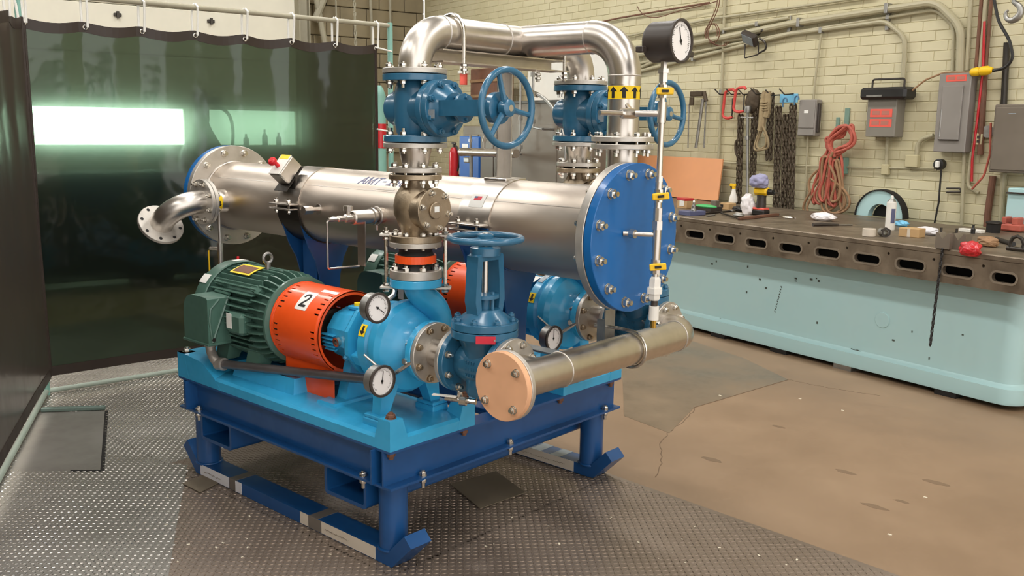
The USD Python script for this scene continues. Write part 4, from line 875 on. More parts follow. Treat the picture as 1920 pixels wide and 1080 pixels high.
# ------------------------------------------------------------------ gauge tree in front of the tank cover
gx, gy = .625, .685
t = T('gauge_tree', 'slim vertical instrument pipe with yellow-handled valves in front of the blue tank cover', 'instrument pipe')
t.p('pipe', cyl([gx, gy, 1.02], [gx, gy, 1.80], .0105, n=16), 'stainless')
for z0, z1, r, n_ in ((1.785, 1.80, .020, 6), (1.755, 1.785, .016, 6), (1.62, 1.69, .0155, 16), (1.42, 1.44, .014, 6), (1.33, 1.42, .013, 16), (1.285, 1.33, .016, 8), (1.255, 1.285, .020, 6), (1.15, 1.255, .015, 16), (1.10, 1.15, .017, 8)): t.p('fitting', cyl([gx, gy, z0], [gx, gy, z1], r, n=n_), 'stainless')
for z, lab in ((1.725, 'top'), (1.372, 'middle'), (1.128, 'bottom')):
    h = t.p('valve', cyl([gx, gy, z-.022], [gx, gy, z+.022], .016, n=8), 'bolt_zinc'); e_ = A([.75, .55, .10]) if z < 1.7 else A([.745, .667, 0])
    t.p('handle', obox([gx+.022, gy-.02, z], (.058, .024, .008), e_, Z, .003), 'handle_yellow', h, label='yellow valve handle'); t.p('mark', obox([gx+.025, gy-.0235, z], (.022, .008, .009), e_, Z), 'ink', h, smooth=False)
wv = t.p('vent', cat(lathe([(.016, 0), (.022, .008), (.022, .075), (.014, .085)], [gx, gy, 1.005], Z, 6), cyl([gx, gy, .935], [gx, gy, .985], .018, n=16), lathe([(.029, 0), (.029, .02)], [gx, gy, 1.03], Z, 6)), 'white_paint', label='white air vent'); t.p('cap', cat(cyl([gx, gy, .985], [gx, gy, 1.005], .012, n=12)), 'gauge_black', wv); t.p('tip', cyl([gx, gy, .905], [gx, gy, .935], .010, n=8), 'brass', wv)
t.p('nipple', cat(cyl([.525, gy-.06, 1.237], [gx, gy, 1.237], .009, n=12), lathe([(.016, 0), (.016, .02)], [.545, gy-.045, 1.237], X, 8)), 'stainless')
t.p('side_pipe', cat(cyl([gx, gy, 1.65], [.545, BT-.06, 1.65], .0105, n=12), cyl([.53, BT+.02, 1.65], [.51, BT-.22, 1.65], .0085, n=12), lathe([(.014, 0), (.018, .01), (.018, .07), (.012, .08)], [.525, BT-.03, 1.65], [-.1, -1, 0], 10)), 'stainless')
g = gauge('large black dial gauge on top of the instrument pipe', [.685, .69, 1.888], X, .066, [cyl([gx, gy, 1.80], [gx, gy, 1.83], .012, n=6)], 'gauge_black', needle=-.25, depth=.115)
g.p('mounting_lug', cat(box(.565, .595, .60, .625, 1.85, 1.87, .003), box(.665, .68, .76, .785, 1.84, 1.86, .003)), 'gauge_black')

# ------------------------------------------------------------------ suction header
SX, SZ = .478, .79
t = T('suction_header', 'stainless suction pipe across the skid front, ending in an elbow', 'pipe')
y2 = B1+DB; Rs = .11
t.p('header', sweep([[SX, .075, SZ], [SX, y2-Rs, SZ]], PR*1.02, 40), 'stainless')
t.p('elbow', sweep(arc([SX-Rs, y2-Rs, SZ], X, Y, Rs, 0, 90, 18)+[A([.375, y2, SZ])], PR*1.02, 36), 'stainless')
t.p('tee_branch', cyl([SX, B1, SZ], [.37, B1, SZ], PR*1.02, n=36), 'stainless')
for y in (B1+.12, y2-Rs): t.p('weld', xf(trimesh.creation.torus(PR*1.02, .003, 40, 6), frame([SX, y, SZ], Y)), 'flange_steel')
for y in (B1, y2):
    t.p('flange', disc([.3595, y, SZ-.005], X, .1143, .019), 'flange_steel'); t.p('gasket', disc([.357, y, SZ-.005], X, .09, .0025), 'gasket')
    for q in around([.3785, y, SZ-.005], X, .0953, 8, PI/8): t.p('bolt', bolt(q, X, .0125), 'bolt_zinc')
t.p('end_flange', disc([SX, .072, SZ], Y, .1143, .017), 'flange_steel')
t = T('blind_flange', 'tan disc bolted over the near open end of the suction pipe', 'blind flange')
t.p('disc', disc([SX, .050, SZ], Y, .1125, .0215), 'tan_board')
for k in range(4):
    a = -.713+k*PI/2; q = A([SX+.0853*math.sin(a), .050, SZ+.0853*math.cos(a)]); t.p('bolt', cat(bolt(q, -Y, .0135), bolt(q+Y*.039, Y, .0135), cyl(q, q+Y*.039, .006, n=8)), 'bolt_zinc')
for k in (0, 1):
    y = B1+k*DB; w = ('near', 'far')[k]
    t = T('suction_spool', f'short flanged stainless spool between the {w} pump and its suction valve', 'pipe spool')
    t.p('pipe', cyl([-.01, y, AZ], [.115, y, AZ], .052, n=32), 'stainless'); t.p('flange', disc([-.0195, y, AZ], X, .1125, .019), 'flange_steel'); t.p('flange', disc([.1035, y, AZ], X, .1125, .0175), 'flange_steel')
    for q in around([-.0005, y, AZ], X, .095, 8, PI/8): t.p('bolt', bolt(q, X, .013), 'cast_steel')
t = T('header_support', 'flat steel post with a U-bolt holding the suction pipe', 'pipe support')
t.p('post', box(.372, .378, .738, .80, SZ-.075, SZ+.135), 'galvanised', smooth=False); t.p('post_angle', box(.34, .372, .738, .744, SZ-.075, SZ+.10), 'galvanised', smooth=False); t.p('arm', box(-.06, .378, .738, .80, SZ-.083, SZ-.075), 'galvanised', smooth=False); t.p('leg', box(-.06, -.052, .738, .80, ZB, SZ-.083), 'galvanised', smooth=False)
yU = .765; ub = [A([SX-.155, yU-.02, SZ+PR+.012]), A([SX-.06, yU, SZ+PR+.012])]+[A([SX, yU, SZ])+(PR+.010)*A([math.sin(a), 0, math.cos(a)]) for a in np.linspace(0, PI, 17)]+[A([SX-.10, yU, SZ-PR-.010])]
t.p('u_bolt', sweep(ub, .0065, 10), 'bolt_zinc')
t = T('drain_cock', 'small steel drain fitting under the near gate valve', 'valve')
q = A([.18, B1-.06, AZ-.125]); t.p('body', cat(cyl(q, q+Z*.03, .010, n=10), cyl(q-X*.05-Y*.02, q+X*.06+Y*.02, .010, n=10), lathe([(.016, 0), (.016, .025)], q+X*.01-Y*.01, [.9, .4, 0], 6)), 'bolt_zinc')
t.p('lever', obox(q-X*.045-Y*.03+Z*.012, (.09, .016, .004), [.9, .4, 0], [-.4, .9, 0]), 'white_paint', smooth=False)

# cable conduit from the near motor
t = T('cable_conduit', 'dark grey conduit with a pale elbow running from the near motor box', 'conduit')
c0 = A([-1.215, .024, AZ-.116]); ce = A([-1.165, .036, .567]); en = A([-.17, .158, .657]); cv = (en-ce)/np.linalg.norm(en-ce)
t.p('elbow', sweep(bend([c0, c0-Z*.05, c0-Z*.085+X*.03, ce], .04), .021, 16), 'fitting_grey')
t.p('collar', cyl(c0+Z*.001, c0-Z*.03, .027, n=18), 'fitting_grey'); t.p('collar', cyl(ce-cv*.012, ce+cv*.03, .028, n=18), 'fitting_grey'); t.p('pipe', cyl(ce, en, .0185, n=20), 'conduit_grey')
# ------------------------------------------------------------------ surface-plate bench
BN, BZ, BB = 3.772, .923, .722
t = BENCH = T('workbench', 'long aqua cast bench with a slotted brown iron table top', 'bench')
t.p('table_top', slab(-4.4, .27, BN, 5.2, BZ-.035, BZ, .006), 'bench_iron', smooth=False)
ap = rect(-4.4, BB, .27, BZ-.033); sl = []
for k in range(-7, 9):
    s = -2.27+.303*k+(.0 if k < 8 else -.03); w = .185 if k < 8 else .135
    sl.append(affinity.translate(rrect(w, .052, .024, 5), s, .800))
ap = ap.difference(unary_union(sl+[Point(-2.12+.303*k, .852).buffer(.009, 4) for k in range(-7, 8)]))
t.p('front_apron', prism(ap, FR(Nn*(BN+.032), D, Z), .032), 'bench_iron', smooth=False)
t.p('end_apron', slab(.235, .27, BN+.03, 5.2, BB, BZ-.033), 'bench_iron', smooth=False)
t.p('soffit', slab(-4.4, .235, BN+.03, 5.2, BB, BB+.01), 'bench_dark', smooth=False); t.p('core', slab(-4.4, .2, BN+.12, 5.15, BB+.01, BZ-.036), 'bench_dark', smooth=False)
for q in sl: t.p('slot_rim', prism(q.buffer(.012, 5).difference(q), FR(Nn*BN, D, Z), .003), 'slot_edge', smooth=False)
def rr2(s0, s1, n0, n1, r): return affinity.translate(rrect(s1-s0, n1-n0, r, 10), (s0+s1)/2, (n0+n1)/2)
LF = FR([0, 0, 0], D, Nn)
t.p('base', prism(rr2(-4.2, .16, 3.955, 5.05, .10), LF@trimesh.transformations.translation_matrix([0, 0, .135]), BB-.135), 'aqua_bench', smooth=40)
# sloping toe of the casting
def loft(polys, zs):
    v = []; f = []; n = len(polys[0])
    for P, z in zip(polys, zs): v += [L(a, b, z) for a, b in P]
    for i in range(len(polys)-1):
        for k in range(n): a, b, c_, d_ = i*n+k, i*n+(k+1) % n, i*n+n+(k+1) % n, i*n+n+k; f += [(a, b, c_), (a, c_, d_)]
    return trimesh.Trimesh(A(v), A(f), process=False)
def pl(g, r): P = list(rr2(-4.2-g, .16+g, 3.955-g, 5.05+g, r).exterior.coords)[:-1]; return P[::-1] if not rr2(0, 1, 0, 1, .1).exterior.is_ccw else P
t.p('toe', loft([pl(.028, .12), pl(.032, .12), pl(.030, .12), pl(.010, .11), pl(0, .10)], [.030, .05, .125, .135, .150]), 'aqua_bench', smooth=50)
t.p('boss', xf(disc([0, 0, 0], Z, .052, .008, 0, 30), FR(onw(1655, 600, 3.957), D, Z)@np.diag([1, 1, 1, 1])), 'aqua_bench')
for u_, v_ in ((1345, 632), (1453, 662), (1588, 690), (1770, 742)):
    c_ = at(u_, v_, Z, .0); s_ = float(c_@D); t.p('shim', slab(s_-.07, s_+.07, 3.93, 4.05, -.004, .031), 'bench_dark' if u_ != 1588 else 'galvanised', smooth=False)
for u_, v_, w, h in ((1350, 600, .09, .03), (1467, 628, .08, .035), (1605, 660, .14, .05), (1810, 713, .11, .05), (1770, 704, .03, .02)):
    p = onw(u_, v_, 3.953); pts = [(w*.5*math.cos(a)*(.5+rng.random()*.6), h*.5*math.sin(a)*(.5+rng.random()*.6)) for a in np.linspace(0, 2*PI, 15)[:-1]]
    t.p('scuff', prism(Polygon(pts).buffer(0), FR(p, D, Z), .0012), 'dirt', smooth=False)
ck = []
for u0, v0 in ((1335, 495), (1343, 490), (1402, 500), (1425, 524), (1492, 522), (1492, 527), (1521, 524), (1531, 522), (1535, 527), (1742, 672), (1532, 605), (1675, 638), (1805, 628), (1710, 622), (1436, 540), (1400, 548)):
    p = onw(u0, v0, 3.954); w, h = rng.uniform(.006, .022), rng.uniform(.006, .016); ck.append(obox(p, (w, h, .002), D, Z))
for k in range(11): p = onw(1465-k*1.2, 538+k*4.6, 3.954); ck.append(obox(p, (.006, .014, .002), D*.8+Z*.6*(-1)**k, Z))
t.p('chalk_mark', cat(ck), 'dirt', smooth=False, kind='stuff')
p0 = onw(1767, 468, BN-.012); one('chain', chain(A([*p0[:2], .925]), A([*onw(1744, 648, BN-.012)[:2], onw(1744, 648, BN-.012)[2]]), .0045, .025, .022), 'black_plastic', 'dark chain hanging down the front of the aqua bench', 'chain')

# ------------------------------------------------------------------ things lying on the bench
def onb(u, v, z=BZ): return at(u, v, Z, z)
def pxm(p): return float((A(p)-EYE)@FW)/FPX                 # metres per pixel at p
def tip(lab, name, cat_, u0, v0, u1, v1, r, m_, z=None, n=8, r2=None):
    z = r if z is None else z; return one(name, cyl(onb(u0, v0)+Z*z, onb(u1, v1)+Z*z, r, r2, n), m_, lab, cat_)
# orange-tan board leaning on the wall
b0, b1 = onw(1085, 352, 5.17), onw(1347, 378, 5.17); b0[2] = b1[2] = BZ+.002; tp0, tp1 = onw(1085, 286, 5.36), onw(1357, 301, 5.36)
u_ = (b1-b0)/np.linalg.norm(b1-b0); h_ = tp0-b0; h_ -= u_*(h_@u_)
one('board', prism([(0, 0), (np.linalg.norm(b1-b0), 0), (float((tp1-b0)@u_), np.linalg.norm(h_)), (float((tp0-b0)@u_), np.linalg.norm(h_))], FR(b0, u_, h_/np.linalg.norm(h_)), .015), 'board_orange', 'tan board leaning on the brick wall at the back of the bench', 'board', smooth=False)
def crate(lab, name, cat_, u, v, w, dpt, h, m_, yaw_=0., z=0., bev=.003, parts=()):
    """box standing on the bench with its front bottom middle at the pixel"""
    p = onb(u, v, BZ+z); e = D*math.cos(yaw_)+Nn*math.sin(yaw_); n_ = np.cross(Z, e); t_ = T(name, lab, cat_); c_ = p+n_*dpt/2+Z*(h/2+.0005)
    t_.p('body', obox(c_, (w, dpt, h), e, n_, bev), m_, smooth=False)
    for (pn, x, zz, pw, ph, pm) in parts: t_.p(pn, obox(p+e*x-n_*.0008+Z*zz, (pw, ph, .0016), e, Z), pm, smooth=False)
    return t_
crate('dark blue flat case on the bench nearest the tank cover', 'case', 'case', 1282, 404, .13, .18, .035, 'text_blue')
crate('brown box with a white label behind the dark blue case', 'carton', 'box', 1278, 391, .12, .12, .085, 'cardboard', parts=(('label', .0, .045, .055, .05, 'label_white'),))
crate('red case lying on top of the labelled brown box', 'case', 'case', 1276, 376, .13, .09, .022, 'ext_red', z=.087, yaw_=-.2)
crate('black flat tray of parts behind the capped steel cylinder', 'tray', 'tray', 1316, 396, .20, .14, .04, 'gauge_black')
t = T('green_package', 'bright green flat package on the black tray', 'package'); p = onb(1314, 391, BZ+.042); g = trimesh.creation.icosphere(2, 1.); g.apply_transform(np.diag([.11, .05, .016, 1])); t.p('bag', xf(g, FR(p+Nn*.06+Z*.016, D, Nn)), 'green_pack', smooth=True)
t = T('steel_cylinder', 'grey turned steel cylinder with a small cap at the bench front left', 'cylinder'); p = onb(1300, 404); t.p('body', lathe([(.022, 0), (.022, .05), (.018, .054), (.018, .08), (.010, .085), (.010, .105)], p, Z, 20), 'galvanised'); t.p('cap', lathe([(.009, .105), (.010, .11), (.006, .12)], p, Z, 12), 'label_white')
crate('upright grey steel block beside the green package', 'steel_block', 'block', 1336, 395, .055, .05, .085, 'sheet_grey')
crate('small brown carton under the spray bottle', 'carton', 'box', 1358, 393, .10, .09, .055, 'cardboard', parts=(('hole', -.03, .03, .03, .025, 'bench_dark'),))
t = T('spray_bottle', 'white spray bottle with a yellow trigger on the small carton', 'bottle'); p = onb(1367, 380, BZ+.057)+Nn*.05; p[2] = BZ+.057
t.p('body', lathe([(.036, 0), (.038, .01), (.034, .045), (.020, .085), (.016, .11), (.016, .118)], p, Z, 24), 'white_paint'); hd = t.p('trigger_head', cat(cyl(p+Z*.118, p+Z*.14, .015, n=14), obox(p+Z*.15-D*.012, (.06, .022, .026), D, Nn, .004)), 'handle_yellow'); t.p('trigger', obox(p+Z*.128-D*.03, (.008, .014, .04), D*.9+Z*.4, Nn), 'gauge_black', hd)
t = T('cordless_drill', 'yellow and black cordless drill standing upright on its battery', 'drill'); p = onb(1426, 404); e = D
t.p('battery', obox(p+Z*.025, (.125, .08, .046), D, Nn, .008), 'black_plastic'); t.p('battery_band', obox(p+Z*.055, (.115, .075, .018), D, Nn, .005), 'sign_red'); t.p('handle', lathe([(.038, .06), (.040, .09), (.036, .14), (.040, .165)], p, Z, 20), 'gauge_black')
t.p('motor_housing', obox(p+Z*.195-D*.0, (.145, .07, .062), D, Nn, .018), 'handle_yellow'); t.p('chuck', cat(cyl(p+Z*.192+D*.07, p+Z*.192+D*.115, .026, .020, 16), cyl(p+Z*.192+D*.11, p+Z*.190+D*.165, .004, n=8)), 'black_plastic')
def rag(lab, c, w, d_, h, m_, seed, e=D, name='rag'):
    g = trimesh.creation.icosphere(4, 1.); v = g.vertices; f_ = .72+.5*meshkit.fbm(v*1.5+seed, 3); rg = .05*np.sin(7*meshkit.fbm(v*.9+seed*2, 2)*3); g.vertices = v*(f_+rg)[:, None]*A([w/2, d_/2, h/2]); lo = g.vertices[:, 2].min(); g.vertices[:, 2] = np.maximum(g.vertices[:, 2], lo+.25*h*.5)
    g.apply_translation([0, 0, -g.vertices[:, 2].min()+.001]); return one(name, xf(g, FR(c, e, np.cross(Z, e))), m_, lab, 'cloth', smooth=True)
rag('violet cloth bundled on top of the cordless drill', onb(1420, 404)+Z*.222, .17, .12, .13, 'cloth_violet', 2.)
rag('crumpled white cloth hanging beside the cordless drill', onb(1402, 402)-Nn*.005, .13, .09, .20, 'cloth_white', 5.)
rag('white rag on the bench top beside a black hand tool', onb(1543, 414), .20, .14, .07, 'cloth_white', 9.)
t = T('hand_tool', 'black and silver hand tool under the white rag', 'tool'); p, q = onb(1524, 425), onb(1572, 424); t.p('grip', sweep([p+Z*.014, (p*2+q)/3+Z*.016, q+Z*.010], [.012, .014, .008], 10), 'gauge_black'); t.p('blade', cyl(q+Z*.008, onb(1598, 423)+Z*.005, .005, n=8), 'galvanised')
t = T('bar_clamp', 'long brown iron bar clamp lying at the front of the bench', 'clamp'); p, q = onb(1386, 413), onb(1458, 405); t.p('bar', obox((p+q)/2+Z*.012, (np.linalg.norm(q-p), .03, .022), q-p, np.cross(Z, q-p), .003), 'rust'); t.p('screw', cyl(p+Z*.012, onb(1352, 402)+Z*.012, .007, n=10), 'dark_steel')
t = T('wrench', 'long dark wrench lying in front of the small carton', 'wrench'); p, q = onb(1312, 403), onb(1372, 397); t.p('handle', obox((p+q)/2+Z*.008, (np.linalg.norm(q-p), .022, .012), q-p, np.cross(Z, q-p), .003), 'dark_steel'); t.p('jaw', cat(obox(q+Z*.009, (.05, .045, .016), q-p, np.cross(Z, q-p), .004)), 'galvanised')
t = T('pliers', 'bright ring-handled pliers at the edge of the drill', 'pliers'); c_ = onb(1478, 409); pts = [c_+D*.06*math.cos(a)+Nn*.035*math.sin(a)+Z*.006 for a in np.linspace(.5, 2*PI-.5, 18)]; t.p('handles', sweep(pts, .0055, 8), 'bolt_zinc'); t.p('jaw', obox(onb(1455, 404)+Z*.008, (.06, .02, .014), D, Nn, .004), 'dark_steel')
t = T('tape_measure', 'small silver oval tool in front of the white cloth', 'tool'); g = trimesh.creation.icosphere(2, 1.); g.apply_transform(np.diag([.05, .04, .016, 1])); t.p('body', xf(g, FR(onb(1385, 407)+Z*.016, D, Nn)), 'galvanised', smooth=True); t.p('plate', obox(onb(1385, 407)+Z*.032, (.05, .03, .002), D, Nn), 'label_white')
tip('thin dark punch lying near the steel cylinder', 'punch', 'tool', 1325, 407, 1340, 404, .007, 'galvanised')
rag('dark glove lying behind the wrench', onb(1385, 396), .14, .10, .05, 'black_plastic', 12., name='glove')
t = T('spray_can', 'tall white spray can near the middle of the bench', 'spray can'); p = onb(1668, 431); t.p('body', lathe([(.031, 0), (.033, .004), (.033, .19), (.029, .198)], p, Z, 28), 'white_paint'); t.p('shoulder', lathe([(.029, .198), (.020, .212), (.014, .216)], p, Z, 24), 'galvanised'); t.p('nozzle', lathe([(.010, .216), (.010, .235), (.007, .24)], p, Z, 12), 'label_white'); t.p('side_print', wrap(rect(0, 0, .10, .03), p+Z*.05, Z, D*.6-Nn*.8, .033, .0008, .9), 'text_blue', smooth=False)
rag('pale blue crumpled plastic behind the spray can', onb(1690, 424), .11, .08, .05, 'card_blue', 15.)
t = T('tape_roll', 'cream roll of tape at the bench front', 'tape roll'); p = onb(1629, 443); t.p('roll', disc(p+Z*.001, Z, .042, .05, .028, 28), 'paper')
t = T('pipe_fitting', 'grey threaded pipe fitting lying beside the tape roll', 'pipe fitting'); p = onb(1657, 443); t.p('sleeve', xf(ring([(.020, 0), (.027, 0), (.027, .06), (.020, .06)], 24), frame(p+Z*.028-D*.02, D*.8-Nn*.5)), 'galvanised'); t.p('hex', xf(ring([(.021, 0), (.033, 0), (.033, .02), (.021, .02)], 6), frame(p+Z*.03+D*.02-Nn*.02, D*.8-Nn*.5)), 'dark_steel')
crate('brown cardboard box in the middle of the right bench half', 'carton', 'box', 1703, 445, .135, .10, .058, 'cardboard', yaw_=.15, parts=(('tape', .0, .03, .02, .055, 'paper'),))
rag('crumpled white paper right of the brown cardboard box', onb(1737, 440), .17, .10, .06, 'paper_cool', 21.)
for u0, v0, k in ((1771, 466, 'left'), (1800, 468, 'right')):
    t = T('vee_block', f'grey cast vee block at the bench edge, {k} of the pair', 'vee block'); t.p('block', prism([(-.045, 0), (.045, 0), (.045, .095), (.030, .095), (0, .055), (-.030, .095), (-.045, .095)], FR(onb(u0, v0)+Nn*.04, D, Z), .07), 'sheet_grey', smooth=False); t.p('screw', cyl(onb(u0, v0)+Nn*.01+Z*.095-D*.037, onb(u0, v0)+Nn*.01+Z*.12-D*.037, .007, n=8), 'dark_steel')
crate('long white tray behind the red glove', 'tray', 'tray', 1817, 436, .16, .06, .022, 'white_paint')
t = T('ink_bottle', 'small black bottle in front of the long white tray', 'bottle'); t.p('body', lathe([(.014, 0), (.015, .03), (.008, .04), (.008, .06)], onb(1824, 438), Z, 14), 'black_plastic')
rag('bright red glove hanging over the bench edge', onb(1822, 473)-Nn*.015-Z*.02, .13, .10, .10, 'ext_red', 31., name='glove')
rag('dusty pink rag right of the red glove', onb(1852, 462), .13, .10, .07, 'tan_hose', 33.)
t = T('oil_can', 'dark steel can at the right rear of the bench', 'can'); p = onb(1862, 436); t.p('body', lathe([(.045, 0), (.046, .06), (.05, .065), (.05, .075), (.03, .08)], p, Z, 24), 'bench_dark'); t.p('rim', disc(p+Z*.062, Z, .052, .012, .04), 'dark_steel')
t = T('shackle', 'iron lifting shackle at the right end of the bench', 'shackle'); p = onb(1905, 472); t.p('bow', sweep([p+D*x+Z*z for x, z in ((-.035, .012), (-.04, .05), (-.025, .08), (0, .09), (.025, .08), (.04, .05), (.035, .012))], .011, 10), 'dark_steel'); t.p('pin', cyl(p-D*.055+Z*.016, p+D*.055+Z*.016, .013, n=12), 'dark_steel')
tip('black rubber hose end lying toward the bench end', 'hose', 'hose', 1868, 452, 1900, 462, .014, 'black_plastic', n=12)
# aqua ring-shaped guard behind the bench
t = T('ring_guard', 'aqua half-ring guard standing against the wall behind the spray can', 'guard'); c_ = onw(1655, 428, 5.30); c_[2] = BZ
t.p('ring', prism(Point(0, 0).buffer(.215, 24).difference(Point(0, 0).buffer(.105, 24)).intersection(rect(-1, 0, 1, 1)), FR(c_, D, Z), .06), 'aqua_bench', smooth=30); t.p('hub', prism(Point(0, 0).buffer(.103, 24).intersection(rect(-1, 0, 1, 1)), FR(c_+Nn*.03, D, Z), .02), 'black_plastic', smooth=False)
t.p('rim', prism(Point(0, 0).buffer(.222, 24).difference(Point(0, 0).buffer(.214, 24)).intersection(rect(-1, 0, 1, 1)), FR(c_-Nn*.0, D, Z), .075), 'bench_dark', smooth=30)

# ------------------------------------------------------------------ conduits on the brick wall
def run(lab, pts, r, m_='conduit_wall', off=.03, rad=.12, name='conduit', clips=()):
    t_ = T(name, lab, name); P = [onw(u, v, WALL_N-off) for u, v in pts]
    t_.p('tube', sweep(bend(P, rad) if len(P) > 2 else P, r, 10), m_)
    for u, v in clips: q = onw(u, v, WALL_N-off); t_.p('clip', obox(q-Nn*0+Nn*.0, (.03, 2.6*r, 2.3*r), D, Z, .002), 'galvanised', smooth=False)
    return t_
run('thickest wall conduit, bending down into the grey breaker panel', ((1075, 128), (1480, 45), (1755, 4), (1802, 50), (1800, 135)), .030, off=.05, rad=.22, clips=((1250, 92), (1500, 42), (1665, 16)))
run('slim conduit just under the thickest one, bending down to the breaker panel', ((1085, 142), (1480, 62), (1755, 18), (1789, 48), (1786, 134)), .014, rad=.16, clips=((1250, 108), (1665, 32)))
run('conduit that bends down into the black-topped grey box', ((1070, 166), (1480, 64), (1660, 40), (1698, 70), (1692, 165)), .019, rad=.16, clips=((1300, 110), (1540, 57)))
run('level conduit below the thickest one, left of the floodlight', ((1075, 112), (1300, 66), (1480, 33)), .017, clips=((1250, 76), (1420, 45)))
run('upper thin conduit along the wall, near the picture top', ((1075, 88), (1330, 36), (1500, 12), (1640, -8)), .012, clips=((1250, 52),))
run('lowest level conduit, running behind the big gauge to the floodlight', ((1080, 182), (1300, 82), (1420, 70)), .018, clips=((1270, 96),))
run('rusty thin pipe along the wall above the crossover pipe', ((1030, 62), (1160, 34), (1330, 5)), .009, 'rust')
run('vertical thin conduit left of the floodlight', ((1360, -20), (1352, 200), (1347, 303)), .014, clips=((1357, 60), (1352, 172)))
run('vertical thin conduit down to the small grey switch', ((1540, 62), (1530, 140), (1525, 188)), .010, rad=.03)
run('thin conduit below the small grey switch', ((1515, 250), (1512, 330), (1508, 395)), .010)
run('level thin pipe low on the wall above the bench', ((1350, 304), (1480, 310), (1640, 315), (1752, 316)), .008, 'conduit_wall')
run('short conduit under the black-topped grey box', ((1664, 255), (1662, 318)), .014)
run('vertical conduit below the breaker panel, left', ((1808, 285), (1803, 430)), .014)
run('vertical conduit below the breaker panel, right', ((1822, 285), (1815, 350), (1835, 362)), .014, rad=.05)
run('black drop cord from the round outlet down to the bench', ((1765, 318), (1760, 380), (1750, 430)), .007, 'black_plastic', rad=.05, name='cord')
for i, (u0, u1, r, m_) in enumerate(((1822, 1812, .016, 'conduit_wall'), (1842, 1830, .014, 'rust'), (1850, 1838, .016, 'conduit_wall'), (1860, 1848, .013, 'rust'))):
    run(('vertical conduit right of the breaker panel, leftmost of four', 'brown vertical pipe behind the yellow plug', 'pale vertical pipe right of the yellow plug line', 'brown vertical pipe, rightmost of the four by the panel')[i], ((u0, -20), (u1, 132)), r, m_)
run('wide brown pipe running down beside the breaker panel', ((1846, 130), (1838, 290)), .022, 'rust', name='pipe')
run('grey pipe under the rightmost grey cabinet', ((1882, 325), (1876, 430)), .02, name='pipe')
run('vertical pipe left of the rightmost grey cabinet', ((1862, 330), (1852, 400), (1850, 425)), .024, 'rust', name='pipe')
run('tall grey post above the rightmost grey cabinet', ((1888, 80), (1882, 200)), .022, 'dark_steel', name='pipe')
run('red cable looping past the breaker panel', ((1846, 40), (1843, 130), (1833, 220), (1823, 300), (1822, 340)), .009, 'ext_red', off=.05, name='cable')
run('second red cable beside the rightmost grey cabinet', ((1858, 230), (1856, 290), (1845, 330), (1822, 355)), .008, 'red_hose', off=.06, name='cable')
run('black cable looping down to the yellow plug', ((1862, -10), (1872, 40), (1893, 75), (1900, 110), (1885, 128), (1860, 133)), .011, 'black_plastic', off=.10, rad=.3, name='cable')
run('thin tan cord from the yellow plug to the black-topped box', ((1822, 136), (1770, 136), (1735, 150), (1710, 170)), .007, 'tan_hose', off=.09, name='cord')
run('dark pipe-clamp bar fixed low on the wall', ((1775, 353), (1800, 353), (1803, 360), (1775, 360)), .007, 'dark_steel', rad=.02, name='bracket')
t = T('yellow_plug', 'yellow cable plug and socket joined above the breaker panel', 'plug'); p, q = onw(1820, 136, WALL_N-.10), onw(1860, 131, WALL_N-.10); ax = (q-p)/np.linalg.norm(q-p)
t.p('socket', lathe([(.018, 0), (.03, .015), (.033, .05), (.028, .07)], p, ax, 14), 'handle_yellow'); t.p('plug', lathe([(.028, .072), (.034, .085), (.033, .13), (.016, .165)], p, ax, 14), 'handle_yellow')

t = T('cable', 'tangled thin brown cable looped over the wall conduits left of the floodlight', 'cable')
t.p('loops', cat(*[sweep(smoothpath([onw(u+d, v, WALL_N-.07-.01*k) for u, v in ((1345, -5), (1340, 22), (1327, 50), (1324, 72), (1336, 80), (1345, 62), (1334, 44), (1322, 58), (1330, 78), (1362, 78))], 40), .0045, 6) for k, d in enumerate((0, 4))]), 'rust')
t = T('cable', 'thin slack cable drooping along the upper wall pipes', 'cable')
t.p('loops', sweep(smoothpath([onw(u, v, WALL_N-.07) for u, v in ((1195, 12), (1205, 26), (1235, 32), (1262, 24), (1300, 14), (1345, 2))], 30), .0045, 6), 'rust')
for u, v0, v1 in ((1480, 30, 68), (1665, 14, 56), (1254, 44, 104)):
    p = onw(u, (v0+v1)/2, WALL_N-.012); one('strut', obox(p, (.035, (v1-v0)*pxm(p), .022), D, Z, .003), 'galvanised', {1480: 'short upright strut behind the conduits, right of the floodlight', 1665: 'short upright strut behind the conduits, over the black-topped box', 1254: 'short upright strut behind the conduits, above the big gauge'}[u], 'strut', smooth=False)
# ------------------------------------------------------------------ electrical boxes
def wallbox(lab, name, cat_, u0, v0, u1, v1, dpt, m_, n=WALL_N):
    """box on the wall whose front face spans the pixels (u0, v0) to (u1, v1)"""
    t_ = T(name, lab, cat_); s0, z1 = sz(u0, v0, n-dpt); s1, _ = sz(u1, v0, n-dpt); sm, z0 = sz((u0+u1)/2, v1, n-dpt)
    t_.s = (s0, s1, z0, z1, n-dpt); t_.p('case', slab(s0, s1, n-dpt, n-.008, z0, z1, .006), m_, smooth=False); return t_
def on(t_, name, x0, x1, y0, y1, d_, m_, under=None):
    s0, s1, z0, z1, n = t_.s; return t_.p(name, slab(s0+(s1-s0)*x0, s0+(s1-s0)*x1, n-d_, n+.001, z0+(z1-z0)*y0, z0+(z1-z0)*y1, .003 if d_ > .006 else 0), m_, under, smooth=False)
t = wallbox('small grey disconnect switch right of the hanging chains', 'switch_box', 'switch box', 1499, 187, 1531, 255, .09, 'panel_grey'); c_ = on(t, 'cover', .04, .96, .22, .97, .008, 'panel_grey'); on(t, 'label', .35, .62, .62, .72, .0095, 'label_white', c_); on(t, 'cover', .04, .96, .03, .17, .006, 'panel_grey')
